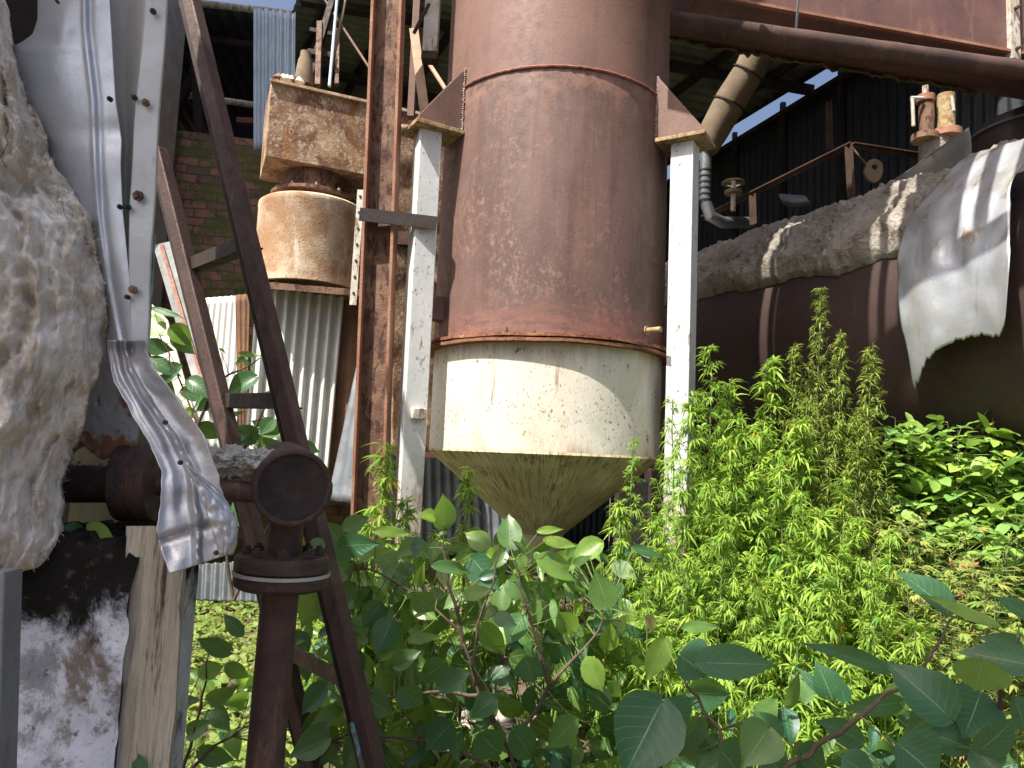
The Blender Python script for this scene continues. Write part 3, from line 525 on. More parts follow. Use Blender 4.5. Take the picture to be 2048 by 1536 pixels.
MB().beam(near + V((0, 0, -.0)), eb + V((0, 0, -.0)), .05, .05, (0, 0, 1)).build('eave_beam', M['dark'], bs)
corr('roof_upstand', None, [near + V((0, 0, .75)), eb + V((0, 0, .75)), eb + V((0, 0, .03)), near + V((0, 0, .03))], .2, .012, M['roof'], parent=bs)  # added above the eave to stop sun falling through the gap
w1 = Pz(1690, 144, ez - .05); w0 = Pz(1395, 324, ez - .05); wd = (w0 - w1).normalized(); wn = w1 - wd * 4.5; wf = w0 + wd * 2.5
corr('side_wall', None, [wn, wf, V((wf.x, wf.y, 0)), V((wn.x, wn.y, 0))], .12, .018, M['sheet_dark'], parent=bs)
MB().beam(wn + V((0, 0, -.09)) - ud * .04, wf + V((0, 0, -.09)) - ud * .04, .06, .12, (0, 0, 1)).build('top_rail', M['dark'], bs)
MB().beam(wn + V((0, 0, -2.2)) - ud * .05, wf + V((0, 0, -2.2)) - ud * .05, .06, .1, (0, 0, 1)).build('girt', M['dark'], bs)
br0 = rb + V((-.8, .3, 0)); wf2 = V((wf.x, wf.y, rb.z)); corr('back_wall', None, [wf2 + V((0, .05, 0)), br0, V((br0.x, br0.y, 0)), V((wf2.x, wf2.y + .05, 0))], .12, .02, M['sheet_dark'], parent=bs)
for k in range(4):
    q = w1.lerp(w0, k / 3) - ud * .06; MB().beam(V((q.x, q.y, ez)), V((q.x, q.y, 0)), .06, .06).build('wall_post', M['dark'], bs)
# unseen board deck added to shade the boiler, gaps cut for light stripes
LV = V((.73, .683, 0)).normalized(); EV = V((.683, -.73, 0)).normalized()
dk = thing('shading_deck', 'unseen board deck added beside the tank top to shade the boiler', 'deck', (1.5, 3.5, 4.75))
def cS(s_, r_): return (Q1_ + BA_ * s_ + BN_ * r_).dot(EV)
Q1_ = V((2.72, 4.43, 0)); BA_ = V((.437, -.9, 0)).normalized(); BN_ = V((-.9, -.437, 0)).normalized()
cuts = [-2.28, cS(-.6, .93), None, cS(.08, .93), cS(.13, .93), cS(.18, .93), cS(.25, .93), cS(.655, 1.07), cS(.72, 1.07), cS(.79, 1.07), cS(.88, 1.07), -.1]
for a_, b_ in ((cuts[0], cuts[1] - .004), (cuts[1], cuts[3]), (cuts[4], cuts[5]), (cuts[6], cuts[7]), (cuts[8], cuts[9]), (cuts[10], cuts[11])):
    l0, l1 = 2.5, 4.0; c_ = (a_ + b_) / 2
    MB().box(EV * c_ + LV * ((l0 + l1) / 2) + V((0, 0, 4.78)), (l1 - l0, b_ - a_, .05), (LV, EV, V((0, 0, 1)))).build('board', M['beam'], dk)
for l_ in (2.53, 3.97): MB().beam(EV * -2.28 + LV * l_ + V((0, 0, 4.7)), EV * -.1 + LV * l_ + V((0, 0, 4.7)), .06, .1, (0, 0, 1)).build('bearer', M['beam'], dk)

# ------------------------------------------------------------------ upper right duct and pipe
dz = 4.46
d0 = P(1400, -25, 4.6); d1 = P(2010, 108, 5.1); d0 = V((d0.x, d0.y, P(1520, 0, 4.6).z)); d1 = V((d1.x, d1.y, d0.z))
dd = (d1 - d0).normalized(); dnn = V((dd.y, -dd.x, 0))
du = thing('overhead_duct', 'purplish rust rectangular duct across the top right corner', 'duct', (3, 5.3, 0))
DL = 3.4; DH = 1.5
c = d0 + dd * (DL / 2) - dnn * .26 + V((0, 0, DH / 2)); MB().box(c, (DL, .52, DH), (dd, -dnn, V((0, 0, 1)))).build('body', M['duct'], du, bevel=.004)
MB().beam(d0 + V((0, -.02, .01)), d0 + dd * DL + V((0, -.02, .01)), .02, .03, (0, 0, 1)).build('bottom_lip', M['beam_edge'], du)
hg = d1 + dnn * .04 + dd * .02; MB().angle(hg + V((0, 0, -.05)), hg + V((0, 0, 1.4)), .075, .075, .008, dd).build('corner_angle', M['white_rust'], du)
for z_ in (.02, .33): hexbolt(hg + dd * .035 + V((0, 0, z_)) + dnn * .0, dnn, .014, .03).build('bolt', M['beam'], du)
pp0 = P(1300, 40, 4.46); pp1 = P(2048, 143, 4.98); pd = (pp1 - pp0).normalized()
op = thing('overhead_pipe', 'long rusty pipe running under the overhead duct', 'pipe', (3, 5.2, 0))
pts = [pp0 + pd * (i * .06) for i in range(70)]
MB().tube(pts, [.070 + .004 * NZ.noise(q * 6) for q in pts], 24).build('barrel', M['duct_pipe'], op)
def mossf(u, v):
    q = d0 - dnn * (.49 + .03 * math.cos(v * 3)) + dd * lerp(-.1, 2.6, u); h = .05 + .05 * NZ.noise(V((u * 22, 0, 0))) + .035 * NZ.noise(V((u * 70, 1, 0)))
    return q + V((0, 0, .004 - max(.004, h) * v)) + V((0, .02 * NZ.noise(V((u * 40, v * 3, 5))), 0))
mm = MB(); mm.grid(mossf, 160, 6)
mm.build('moss_fringe', M['moss'], du, solid=.012)
q = P(1597, 0, 4.55); MB().tube([q + V((0, 0, .3)), q, P(1590, 86, 4.75)], .008, 8).build('hanger_wire', M['conduit'], op)
# lagged inclined pipe
lp_ = thing('lagged_pipe', 'beige lagged pipe slanting down behind the right bracket', 'pipe', P(1420, 290, 6.5))
pts = [P(1535, 60, 6.3), P(1500, 140, 6.4), P(1462, 200, 6.5), P(1425, 268, 6.6), P(1412, 300, 6.6)]
MB().tube(pts, [.14, .14, .145, .135, .10], 20).build('lagging', M['lagpipe'], lp_)
for i in (1, 2): MB().tube([pts[i] + (pts[i+1]-pts[i]) * .1, pts[i] + (pts[i+1]-pts[i]) * .14], .155, 20).build('band', M['dark'], lp_)
pts = [P(1412, 296, 6.6), P(1411, 340, 6.6), P(1410, 400, 6.6), P(1420, 432, 6.6), P(1445, 445, 6.7), P(1500, 445, 7.2)]
gp = MB().tube(pts, .055, 16).build('galvanised_bend', M['galv_pipe'], lp_)
for i in range(6):
    q = pts[1].lerp(pts[2], i / 5); MB().tube([q, q + V((0, 0, -.012))], .062, 16).build('rib', M['dark'], lp_)

# ------------------------------------------------------------------ horizontal boiler
Q1 = V((2.72, 4.43, 2.4)); ba = V((.437, -.9, 0)).normalized(); bn = V((-.9, -.437, 0)).normalized(); bz = V((0, 0, 1))
def bp(s, el, r): return Q1 + ba * s + bn * r * math.cos(el) + bz * r * math.sin(el)
bo = thing('boiler_drum', 'dark rusty horizontal boiler drum with crumbling lagging on top', 'boiler', V((Q1.x, Q1.y, 0)))
MB().grid(lambda u, v: bp(lerp(-3.2, 2.4, v), u * 2 * math.pi, .93), 96, 20, True).build('shell', M['boiler'], bo)
def lag(u, v):
    s = lerp(-3.1, .42 + .5 * min(1, max(0, u - .15) * 4), v); lo = lerp(R(31), R(20), (s + 3.1) / 3.5) + R(3) * NZ.noise(V((s * 3, 0, 0))) + R(1.2) * NZ.noise(V((s * 14, 2, 0)))
    el = lerp(lo, R(172), u); q = bp(s, el, 1)
    d = .05 * NZ.fractal(q * 5, .8, 2, 5) + .03 * abs(NZ.noise(q * 16)) + .02 * NZ.noise(q * 34) + .010 * NZ.noise(q * 70)
    e = min(1, u * 30); return bp(s, el, .935 + (.085 + d) * e ** .5)
MB().grid(lag, 150, 260).build('lagging', M['plaster_wool'], bo)
def cl(u, v):
    s = lerp(.36, .87, u) + .03 * math.sin(v * 9) ; el0 = R(56) - R(5) * math.sin(u * 3.1); 
    bot = pw([(0, R(-21)), (.08, R(-19)), (.2, R(-14)), (.35, R(-11)), (.5, R(-9.5)), (.7, R(-9)), (.88, R(-10)), (.96, R(-7)), (1, R(1))], u) + R(.8) * NZ.noise(V((u * 30, 0, 4)))
    el = lerp(el0, bot, v); s += pw([(0, .0), (.35, -.02), (.6, 0.02), (.8, 0), (1, .02)], v) - .12 * max(0, (v - .0)) * 0
    s += .22 * max(0, .4 - v) * (1 - u)
    q = bp(s, el, 1); r = 1.075 + .014 * NZ.noise(q * 3) + .005 * NZ.noise(q * 9) + .05 * max(0, v - .8) * u + .02 * math.sin(u * 7) * v + .010 * NZ.noise(V((u * 5, v * 7, 7))) + .006 * math.exp(-((u - .62) / .06) ** 2 - ((v - .5) / .05) ** 2)
    return bp(s, el, r)
MB().grid(cl, 60, 90).build('hanging_cladding', M['clad'], bo, solid=.004)
def cl2(u, v):
    el = lerp(R(110), R(5), v); s = lerp(1.0, 2.3, u) + .03 * NZ.noise(V((v * 8, 0, 0))); q = bp(s, el, 1)
    return bp(s, el, 1.05 + .02 * NZ.noise(q * 4))
MB().grid(cl2, 30, 60).build('lagging_jacket', M['white_rust'], bo, solid=.02)
def lip(u, v):
    s = lerp(-.55, .38, u); base = bp(s, R(80) - R(20) * u, 1.03); h = pw([(0, .0), (.5, .05), (1, .15)], u)
    p = base + (bz * 1.0 + ba * .35 + bn * .1) * h * v; return p + bn * (.07 * v * v * u)
MB().grid(lip, 20, 10).build('curled_edge', M['clad'], bo, solid=.006)
# saddle under boiler (dark)
for s in (-2.2, -.2, 1.6): MB().box(bp(s, 0, 0) + V((0, 0, -1.7)), (.2, 1.3, 1.7), (ba, bn, bz)).build('saddle', M['dark'], bo, bevel=.01)
# nozzles & valves on top
vb = P(1870, 290, 4.75)
va = thing('valve_cluster', 'pair of rusty and white safety valve barrels on the boiler', 'valve', P(1870, 310, 4.75))
def vcyl(px, py0, py1, r, m_, Y=4.75, nm='barrel'):
    a_ = P(px, py0, Y); b_ = P(px, py1, Y); MB().tube([a_, b_], r, 20).build(nm, m_, va, bevel=.002)
vcyl(1853, 205, 275, .048, M['beam']); vcyl(1892, 190, 265, .055, M['plate'])
vcyl(1850, 270, 282, .085, M['beam'], nm='flange'); vcyl(1893, 262, 276, .095, M['beam_edge'], 4.75, 'flange'); vcyl(1870, 280, 330, .10, M['plaster_wool'], 4.8, 'stub')
vcyl(1851, 192, 205, .058, M['beam_edge'], nm='bonnet'); vcyl(1851, 172, 195, .02, M['white_rust'], nm='spindle')
for (x0, y0, x1, y1, r_) in ((1822, 196, 1846, 196, .012), (1825, 198, 1827, 252, .012), (1903, 192, 1907, 222, .012)):
    MB().tube([P(x0, y0, 4.7), P(x1, y1, 4.7)], r_, 10).build('lever', M['white_rust'], va)
dm = thing('round_dome', 'dark rusty round dome beyond the boiler at right edge', 'dome', P(2060, 400, 6.0))
dc_ = P(2075, 330, 6.0); MB().lathe([(.01, .45), (.30, .42), (.46, .34), (.5, .26), (.5, -1.2)], dc_, 60).build('shell', M['boiler'], dm)
MB().lathe([(.5, .26), (.515, .26), (.515, .24), (.5, .24)], dc_, 60).build('rim', M['sheet_grey'], dm)
# angle frame behind the boiler
fr = thing('pipe_rack', 'rusty angle iron rack rising behind the boiler lagging', 'rack', P(1700, 420, 6.6))
for (a_, b_) in (((1405, 432, 7.0), (1702, 284, 6.2)), ((1700, 288, 6.2), (1830, 308, 6.6)), ((1700, 290, 6.2), (1706, 400, 6.2)), ((1508, 390, 6.7), (1510, 450, 6.7)), ((1660, 205, 7.2), (1662, 300, 7.2)), ((1705, 296, 6.2), (1742, 340, 6.0))):
    t_ = .05 if a_ != (1705, 296, 6.2) else .012
    MB().angle(P(*a_), P(*b_), t_, t_, .012 if t_ > .02 else .011, (0, -1, 0)).build('angle_bar', M['frame_brown'], fr)
hv = thing('wheel_valve', 'small hand wheel valve in the gap beside the right post', 'valve', P(1466, 420, 6.3))
wc = P(1467, 366, 6.3); MB().tube([wc + V((.09 * math.cos(a * .262), .09 * math.sin(a * .262), 0)) for a in range(25)], .012, 8, False).build('hand_wheel', M['lagpipe'], hv)
MB().tube([wc + V((0, 0, .02)), wc + V((0, 0, -.25))], .022, 10).build('stem', M['white_rust'], hv); MB().tube([wc + V((-.09, 0, 0)), wc + V((.09, 0, 0))], .009, 8).build('spoke', M['lagpipe'], hv)
MB().tube([wc + V((0, 0, -.07)), wc + V((0, 0, -.1))], .075, 16).build('flange', M['lagpipe'], hv)
lg = thing('lifting_lug', 'beige lifting lug plate with a hole on top of boiler', 'lug', P(1740, 360, 5.3))
def lugp():
    c_ = P(1748, 335, 5.3); m_ = MB(); ro, ri = .062, .022; N = 24; e = V((0, .012, 0)); pts_o = []; pts_i = []
    for k in range(N):
        a = k * 2 * math.pi / N; x, z = math.cos(a), math.sin(a)
        oo = V((x * ro * (1.3 if z < 0 and x < 0 else 1), 0, z * ro * (1.9 if z < 0 else 1))); pts_o.append(c_ + oo); pts_i.append(c_ + V((x * ri, 0, z * ri)))
    vs = [p - e for p in pts_o] + [p - e for p in pts_i] + [p + e for p in pts_o] + [p + e for p in pts_i]
    fs = []
    for k in range(N):
        j = (k + 1) % N; fs += [(k, j, N + j, N + k), (2*N + k, 3*N + k, 3*N + j, 2*N + j), (k, 2*N + k, 2*N + j, j), (N + k, N + j, 3*N + j, 3*N + k)]
    m_.add(vs, fs); m_.build('plate', M['lagpipe'], lg)
lugp()
sc_ = MB()
sc_.grid(lambda u, v: P(lerp(1556, 1612, u) + 10 * v, lerp(388, 392, u) + 25 * v * (1 - .5 * abs(u - .4)), 5.5 - .1 * math.sin(v * 3)), 12, 8)
tag(sc_.build('metal_scrap', M['sheet_grey'], solid=.004), 'curled white metal scrap lying on the boiler top', 'scrap')

# ------------------------------------------------------------------ struts, rods and channel near the top left
def bar(name, label, cat, p0, p1, w_, h_, m_, grp=None, xd=(1, 0, 0)):
    return tag(MB().beam(p0, p1, w_, h_, xd).build(name, m_, bevel=.003), label, cat, grp)
ch = thing('hanging_channel', 'white rust stained box channel hanging left of the tank top', 'channel', P(862, 122, 4.1))
MB().beam(P(876, -160, 4.1), P(860, 108, 4.1), .085, .07).build('channel', M['white_rust'], ch, bevel=.004)
MB().beam(P(860, 108, 4.1), P(859, 124, 4.1), .092, .075).build('end_cap', M['dark'], ch, bevel=.003)
bar('pale_strut', 'sunlit pale strut standing on the left bracket end', 'strut', P(828, 60, 4.3), P(852, 245, 4.0), .055, .03, M['timber'])
bar('purple_strut', 'dark purple brown strut left of the pale strut', 'strut', P(838, -60, 4.6), P(822, 236, 4.6), .045, .06, M['tank_up'])
tag(MB().tube([P(858, 8, 3.95), P(828, 66, 3.95)], .011, 8).build('bent_rod', M['dark']), 'short dark rod crossing the hanging channel', 'rod')
for (a_, b_, r_, m_, l_) in (((650, 0, 7.0), (748, 150, 6.6), .012, 'rod', 'thin brown brace rod slanting down to the I-beam'), ((676, -20, 6.2), (659, 172, 5.9), .014, 'conduit', 'pale blue conduit standing on the ochre box'),
                             ((695, -20, 6.3), (665, 130, 6.0), .012, 'lagpipe', 'thin beige pipe leaning beside the blue conduit'), ((860, 130, 5.2), (905, 200, 5.0), .016, 'timber', 'brown brace rod behind the left gusset')):
    tag(MB().tube([P(*a_), P(*b_)], r_, 8).build('brace_rod', M[m_]), l_, 'rod')
sf = thing('steel_frame', 'dark rusty steel frame standing on the ochre box', 'frame', P(640, 170, 6.6))
for (a_, b_, w_, m_) in (((668, -10, 6.8), (618, 165, 6.6), .06, 'dark'), ((640, 45, 6.6), (636, 172, 6.4), .05, 'beam'), ((616, 104, 6.6), (664, 112, 6.6), .05, 'dark'), ((676, 60, 6.9), (674, 170, 6.6), .04, 'beam'), ((620, 60, 6.9), (670, 70, 6.9), .04, 'dark')):
    MB().beam(P(*a_), P(*b_), w_, w_).build('member', M[m_], sf, bevel=.003)
bt = thing('white_bottle', 'whitish tapered pipe stub standing on the ochre box', 'pipe', P(603, 170, 6.0))
MB().lathe([(.085, 0), (.08, .05), (.06, .22), (.045, .26), (.045, .3), (.02, .31)], P(607, 172, 6.0), 20).build('body', M['lagpipe'], bt)
rb_ = thing('rubble_heap', 'brown and white rubble on the ochre box corner', 'rubble', P(580, 165, 5.6))
for k in range(6):
    q = P(558 + k * 8, 158 + k * 1.5, 5.6); MB().lathe([(.01, -.02), (.05 * random.uniform(.7, 1.1), 0), (.03, .03), (.005, .05)], q, 7).build('lump', M[random.choice(('lagpipe', 'beam', 'wool'))], rb_)

# ------------------------------------------------------------------ ladder frame
ld = thing('leaning_ladder', 'brown angle iron ladder frame leaning left beside the cladding', 'ladder', P(745, 1536, 2.25))
A0, A1 = P(368, -60, 2.75), P(756, 1560, 2.3); A2 = A1 + (A1 - A0) * .28; A0 = A0 + (A0 - A1) * .25
B0, B1 = P(318, 300, 2.95), P(604, 1450, 2.75); B2 = B1 + (B1 - B0) * .3
ax_ = (RIGHT * 1 + BACK * .35)
for a_, b_ in ((A0, A2), (B0, B2)): MB().extrude([(-.024, -.03), (.024, -.03), (.024, .03), (-.024, .03)], a_, b_, ax_ ).build('leg', M['brown'], ld, bevel=.005)
for a_, b_ in ((A0, A2), (B0, B2)):
    of = RIGHT * -.037 + BACK * -.012
    MB().beam(a_ + of, b_ + of, .034, .012, ax_).build('shade_strip', M['dark'], ld, bevel=.002)  # dark strip stands in for the shaded left side of the leg
def onl(a, b, py):
    best = min((abs(proj(a.lerp(b, i / 400))[1] - py), i) for i in range(401)); return a.lerp(b, best[1] / 400)
def proj(p):
    q = CM.transposed() @ (p - CAMLOC); return (1024 + F * q.x / -q.z, 768 - F * q.y / -q.z)
for (ya, yb) in ((492, 540), (815, 815), (1392, 1318)): MB().angle(onl(A0, A2, ya), onl(B0, B2, yb), .055, .05, .007, (0, 0, 1)).build('rung', M['brown' if ya > 900 else 'dark'], ld, bevel=.002)
pc = onl(A0, A2, 1440); pe = onl(A0, A2, 1560)
MB().beam(pc + V((-.03, -.02, 0)), pe + V((-.03, -.02, 0)), .012, .03).build('cyan_patch', M['cyan'], ld)

# ------------------------------------------------------------------ wool covered vessel (foreground left)
ve = thing('lagged_vessel', 'big vessel at left wrapped in torn mineral wool', 'vessel', P(-60, 1100, 1.7))
edge = [(-80, -30), (0, 6), (60, 14), (110, 30), (150, 38), (200, 56), (250, 86), (300, 98), (380, 142), (440, 180), (490, 198), (560, 206), (640, 216), (720, 204), (800, 178), (860, 165), (900, 140), (960, 122), (1040, 126), (1090, 122), (1130, 95), (1165, 40), (1185, -10)]
def wl(u, v):
    py = 1178 - (1 - v) * 1258 if v > .12 else lerp(-420, 71, v / .12); e = pw(edge, py) + 9 * NZ.noise(V((0, v * 14, 0))) + 6 * NZ.noise(V((5, v * 40, 0)))
    if u < .8: t_ = u / .8; px = lerp(-620, e, t_ ** .8); Y = 1.28 + .27 * max(0, t_) ** 3 + .35 * (1 - t_) ** 4
    else: t_ = (u - .8) / .2; px = e - 40 * t_; Y = 1.58 + .2 * t_
    q = P(px, py, Y)
    k = V((q.x * 9, q.y * 9, q.z * 4.5))
    w2 = NZ.noise(k * .7) * .06; d = .038 * NZ.fractal(k, .9, 2, 4) + .030 * NZ.noise(V(((q.x + w2) * 26, q.y * 26, q.z * 7))) + .020 * NZ.noise(V(((q.x - w2) * 48, q.y * 48, (q.z + w2) * 15))) + .012 * NZ.noise(V((q.x * 85, q.y * 85, q.z * 40))) + .008 * NZ.noise(V((q.x * 60, q.y * 60, q.z * 28))) + .004 * NZ.noise(V((q.x * 130, q.y * 130, q.z * 60)))
    return q + V((.35, -.9, .1)) * (d - .01)
MB().grid(wl, 210, 340).build('wool_blanket', M['wool'], ve, ang=180)
# fibres and ragged tufts on the edge of the wool
fb = MB()
for k in range(8500):
    v = random.random(); u = random.choice((random.uniform(.3, .84), random.uniform(.72, .83))); q = wl(u, v); d = V((random.uniform(-1, 1), random.uniform(-1, .1), random.uniform(-1, .8))).normalized(); l_ = random.choice((random.uniform(.003, .007), random.uniform(.004, .012)))
    fb.tube([q, q + d * l_ * .5, q + d * l_ + rv(l_ * .5)], [.0008, .0006, .0002], 3, False)
fb.build('loose_fibres', M['fibre'], ve)
ww = MB()
for k, (u0, v0, n) in enumerate(((.72, .14, 12), (.74, .20, 14), (.78, .33, 8))):
    pts = []; u, v = u0, v0
    for i in range(n):
        pts.append(wl(u, v) + V((.003, random.uniform(-.010, .002), 0))); v += random.uniform(.004, .016); u += random.uniform(-.016, .018); u = min(u, .79)
    ww.tube(pts, .0007, 5)
ww.build('retaining_wire', M['dark'], ve)
cy = P(-95, 500, 1.95); MB().lathe([(.33, -1.0), (.33, 3)], V((cy.x, 1.95, 0)) + V((0, 0, 1.6)), 48).build('shell', M['dark'], ve)
# ------------------------------------------------------------------ aluminium cladding
cg = thing('aluminium_cladding', 'dented grey aluminium cladding with bolted seam beside the wool', 'cladding', P(260, 700, 1.55))
La = [(-80, 78), (40, 76), (70, 66), (88, 40), (98, 14), (140, 20), (250, 60), (330, 100), (420, 140), (560, 190), (640, 206), (700, 214)]
Ra = [(-80, 216), (0, 220), (200, 232), (280, 244), (330, 242), (420, 246), (580, 262), (700, 282)]
def ca(u, v):
    py = lerp(-420, 706, v); l_, r_ = pw(La, py), pw(Ra, py); px = lerp(l_, r_, u)
    rid = lerp(170, 262, v) * 0 + pw([(-80, 168), (60, 170), (200, 186), (330, 190), (430, 196), (560, 214), (700, 240)], py)
    Y = 1.545 + .055 * (1 - u) ** 2.2
    Y -= .006 * math.exp(-((px - rid) / 5) ** 2) - .004 * math.exp(-((px - rid - 13) / 6) ** 2)
    Y += .010 * math.exp(-((py - 265) / 26) ** 2) * u + .012 * math.exp(-((py - 60) / 30) ** 2 - ((px - 125) / 22) ** 2) * -1
    Y += .006 * NZ.noise(V((px * .012, py * .006, 0))) + .004 * math.sin(py * .02 + px * .03) * (1 - u) + .012 * max(0, (py - 600) / 106) * (u - .5)
    return P(px, py, Y)
MB().grid(ca, 70, 210).build('sheet', M['alu'], cg, solid=.0015, ang=60)
Lb = Ra; Rb = [(-80, 296), (0, 292), (250, 270), (420, 259), (700, 262)]
MB().grid(lambda u, v: P(lerp(pw(Lb, lerp(-420, 706, v)) - 6, pw(Rb, lerp(-420, 706, v)) + 6, u), lerp(-420, 706, v), 1.585 + .02 * math.sin(u * 3.1)), 8, 40).build('inner_panel', M['alu_dim'], cg, solid=.0015)
Rc = [(-80, 338), (0, 332), (300, 312), (500, 301), (700, 292)]
def cc(u, v):
    py = lerp(-420, 712, v); l_, r_ = pw(Rb, py), pw(Rc, py); px = lerp(l_, r_, min(1, u / .82)); Y = 1.535
    if u > .82: px += 2 * (u - .82) / .18; Y += .03 * (u - .82) / .18
    Y += .002 * math.sin(py * .035) ; return P(px + 1.2 * math.sin(py * .021), py, Y)
MB().grid(cc, 16, 110).build('edge_strip', M['alu_strip'], cg, solid=.0025, ang=30)
MB().grid(lambda u, v: P(lerp(24, 82, u) + 5 * math.sin(v * 3), lerp(88, 190, v) - 25 * (1 - u) * (1 - v) * -1, 1.63 + .03 * (1 - u)), 12, 14).build('mossy_flap', M['alu_green'], cg, solid=.0015)
for (x_, y_, r_, m_) in ((222, 200, .0055, 'dark'), (242, 415, .0055, 'dark'), (257, 595, .0055, 'dark'), (117, 6, .003, 'dark'), (308, 25, .0065, 'pipe'), (293, 207, .008, 'beam'), (278, 393, .0115, 'beam'), (268, 580, .009, 'beam'), (271, 197, .006, 'dark'), (257, 415, .007, 'dark')):
    q = P(x_, y_, 1.528); hexbolt(q, (0, -1, 0), r_, .008).build('bolt', M[m_], cg)
# scratches that look like old pencil marks
# torn strip
Ld = [(668, 214), (700, 216), (760, 226), (800, 248), (840, 270), (890, 300), (940, 322), (1000, 322), (1060, 312), (1100, 322), (1148, 340)]
Rd = [(668, 290), (700, 292), (740, 312), (800, 358), (870, 408), (950, 438), (1010, 448), (1050, 470), (1090, 476), (1120, 466)]
def cd_(u, v):
    py = lerp(680, 1148, v); l_, r_ = pw(Ld, py), pw(Rd, py); px = lerp(l_, r_, u); py2 = py - 42 * u * max(0, (v - .6) / .4)
    px += 2.5 * NZ.noise(V((v * 20, u * 2, 1)))
    Y = 1.50 - .10 * v + .02 * math.sin(u * math.pi) * 1
    fold = .018 * math.exp(-((u - .48 + .05 * math.sin(v * 7)) / .05) ** 2) + .012 * math.exp(-((u - .2) / .07) ** 2) * (1 - v)
    cre = .012 * math.exp(-((v - .86 + .06 * u) / .018) ** 2) + .03 * max(0, u - .72) * math.exp(-((v - .72) / .2) ** 2) * 3 + .02 * math.exp(-((v - .05) / .05) ** 2)
    return P(px, py2, Y - fold + cre + .006 * NZ.noise(V((u * 4, v * 9, 3))))
MB().grid(cd_, 60, 150).build('torn_strip', M['torn'], cg, solid=.0015, ang=50)
def cf_(u, v):
    py = lerp(935, 1110, v); c_ = pw([(935, 372), (1000, 405), (1060, 425), (1110, 440)], py); px = c_ + lerp(0, pw([(0, 8), (.3, 45), (.6, 55), (.85, 42), (1, 25)], v), u)
    return P(px, py, 1.385 + .02 * u * u + .004 * NZ.noise(V((u * 6, v * 11, 0))))
MB().grid(cf_, 16, 40).build('rolled_edge', M['torn'], cg, solid=.002)
for (x_, y_) in ((332, 845), (434, 1105), (362, 925)): hexbolt(P(x_, y_, 1.395 if y_ > 1000 else 1.43), (0, -1, 0), .005, .006).build('bolt', M['pipe'], cg)

# ------------------------------------------------------------------ plaster wall + wood post + grey post
pw_ = thing('whitewashed_wall', 'peeling whitewashed wall stub black with mould along its top', 'wall', P(140, 1536, 1.75))
f_l, f_r = P(-120, 1300, 1.5), P(250, 1300, 1.5); zt_ = P(150, 1225, 1.5).z; zt3 = P(150, 1075, 1.55).z
MZ = zt_ - BASE[pw_.name].z - .01
M['plaster'] = plaster_mat()
MZ0 = zt_
def pier(u, v):
    x = lerp(f_l.x, f_r.x, u); top = zt3 + .018 * NZ.noise(V((x * 14, 0, 3))) + .012 * NZ.noise(V((x * 50, 0, 3))) - .05 * max(0, u - .86) * 4
    if v < .12: y, z = lerp(1.85, 1.52, v / .12), top + .012 * NZ.noise(V((x * 30, v * 40, 1)))
    else: t_ = (v - .12) / .88; y, z = 1.50 + .02 * max(0, 1 - t_ * 14), lerp(top - .005, 0, t_)
    d = .007 * NZ.fractal(V((x * 12, y * 12, z * 12)), 1, 2, 4); 
    if u > .97: x += .006 * NZ.noise(V((z * 22, y * 9, 1)))
    return V((x, y + d, z))
pg = MB().grid(pier, 70, 150)
pg.box(((f_l.x + f_r.x) / 2, 1.69, zt3 / 2 - .03), (f_r.x - f_l.x - .012, .30, zt3 - .06)); pg.build('plaster_face', M['plaster'], pw_, ang=60)
wp = thing('wooden_post', 'grey weathered wooden post with cracks beside the whitewashed wall', 'post', P(300, 1536, 1.6))
def wpf(u, v):
    py = lerp(1052, 1700, v); l_ = pw([(1052, 256), (1300, 250), (1536, 236), (1700, 226)], py); r_ = pw([(1052, 366), (1150, 366), (1300, 358), (1536, 338), (1700, 326)], py)
    k = u * 4
    if k < 1: px, Y = l_, 1.72 - .2 * k
    elif k < 2: px, Y = lerp(l_, r_, k - 1), 1.52
    elif k < 3: px, Y = r_, 1.52 + .2 * (k - 2)
    else: px, Y = lerp(r_, l_, k - 3), 1.72
    q = P(px, py, Y); dn_ = .008 * NZ.noise(V((q.x * 60, q.y * 60, q.z * 4))) + .006 * NZ.noise(V((q.x * 130, q.y * 20, q.z * 9)))
    return q + V((0, 1, 0)) * dn_ + V((dn_ * .5, 0, 0))
MB().grid(wpf, 96, 120).build('timber', M['wood'], wp, ang=60)
tag(MB().beam(P(8, 1140, 1.32), P(-10, 1720, 1.32), .035, .05).build('grey_post', M['post_grey'], bevel=.003), 'slim grey metal post at the lower left picture edge', 'post')
pb = thing('peeling_board', 'peeling grey and rust painted board above the horizontal pipe', 'board', P(220, 900, 1.75))
def pbf(u, v):
    py = lerp(700, 905 - 12 * math.sin(u * 9), v); px = lerp(pw([(700, 200), (905, 150)], py), pw([(700, 300), (905, 272)], py), u); return P(px, py, 1.72 + .004 * NZ.noise(V((px * .1, py * .1, 0))))
MB().grid(pbf, 20, 30).build('panel', M['peel'], pb, solid=.02)

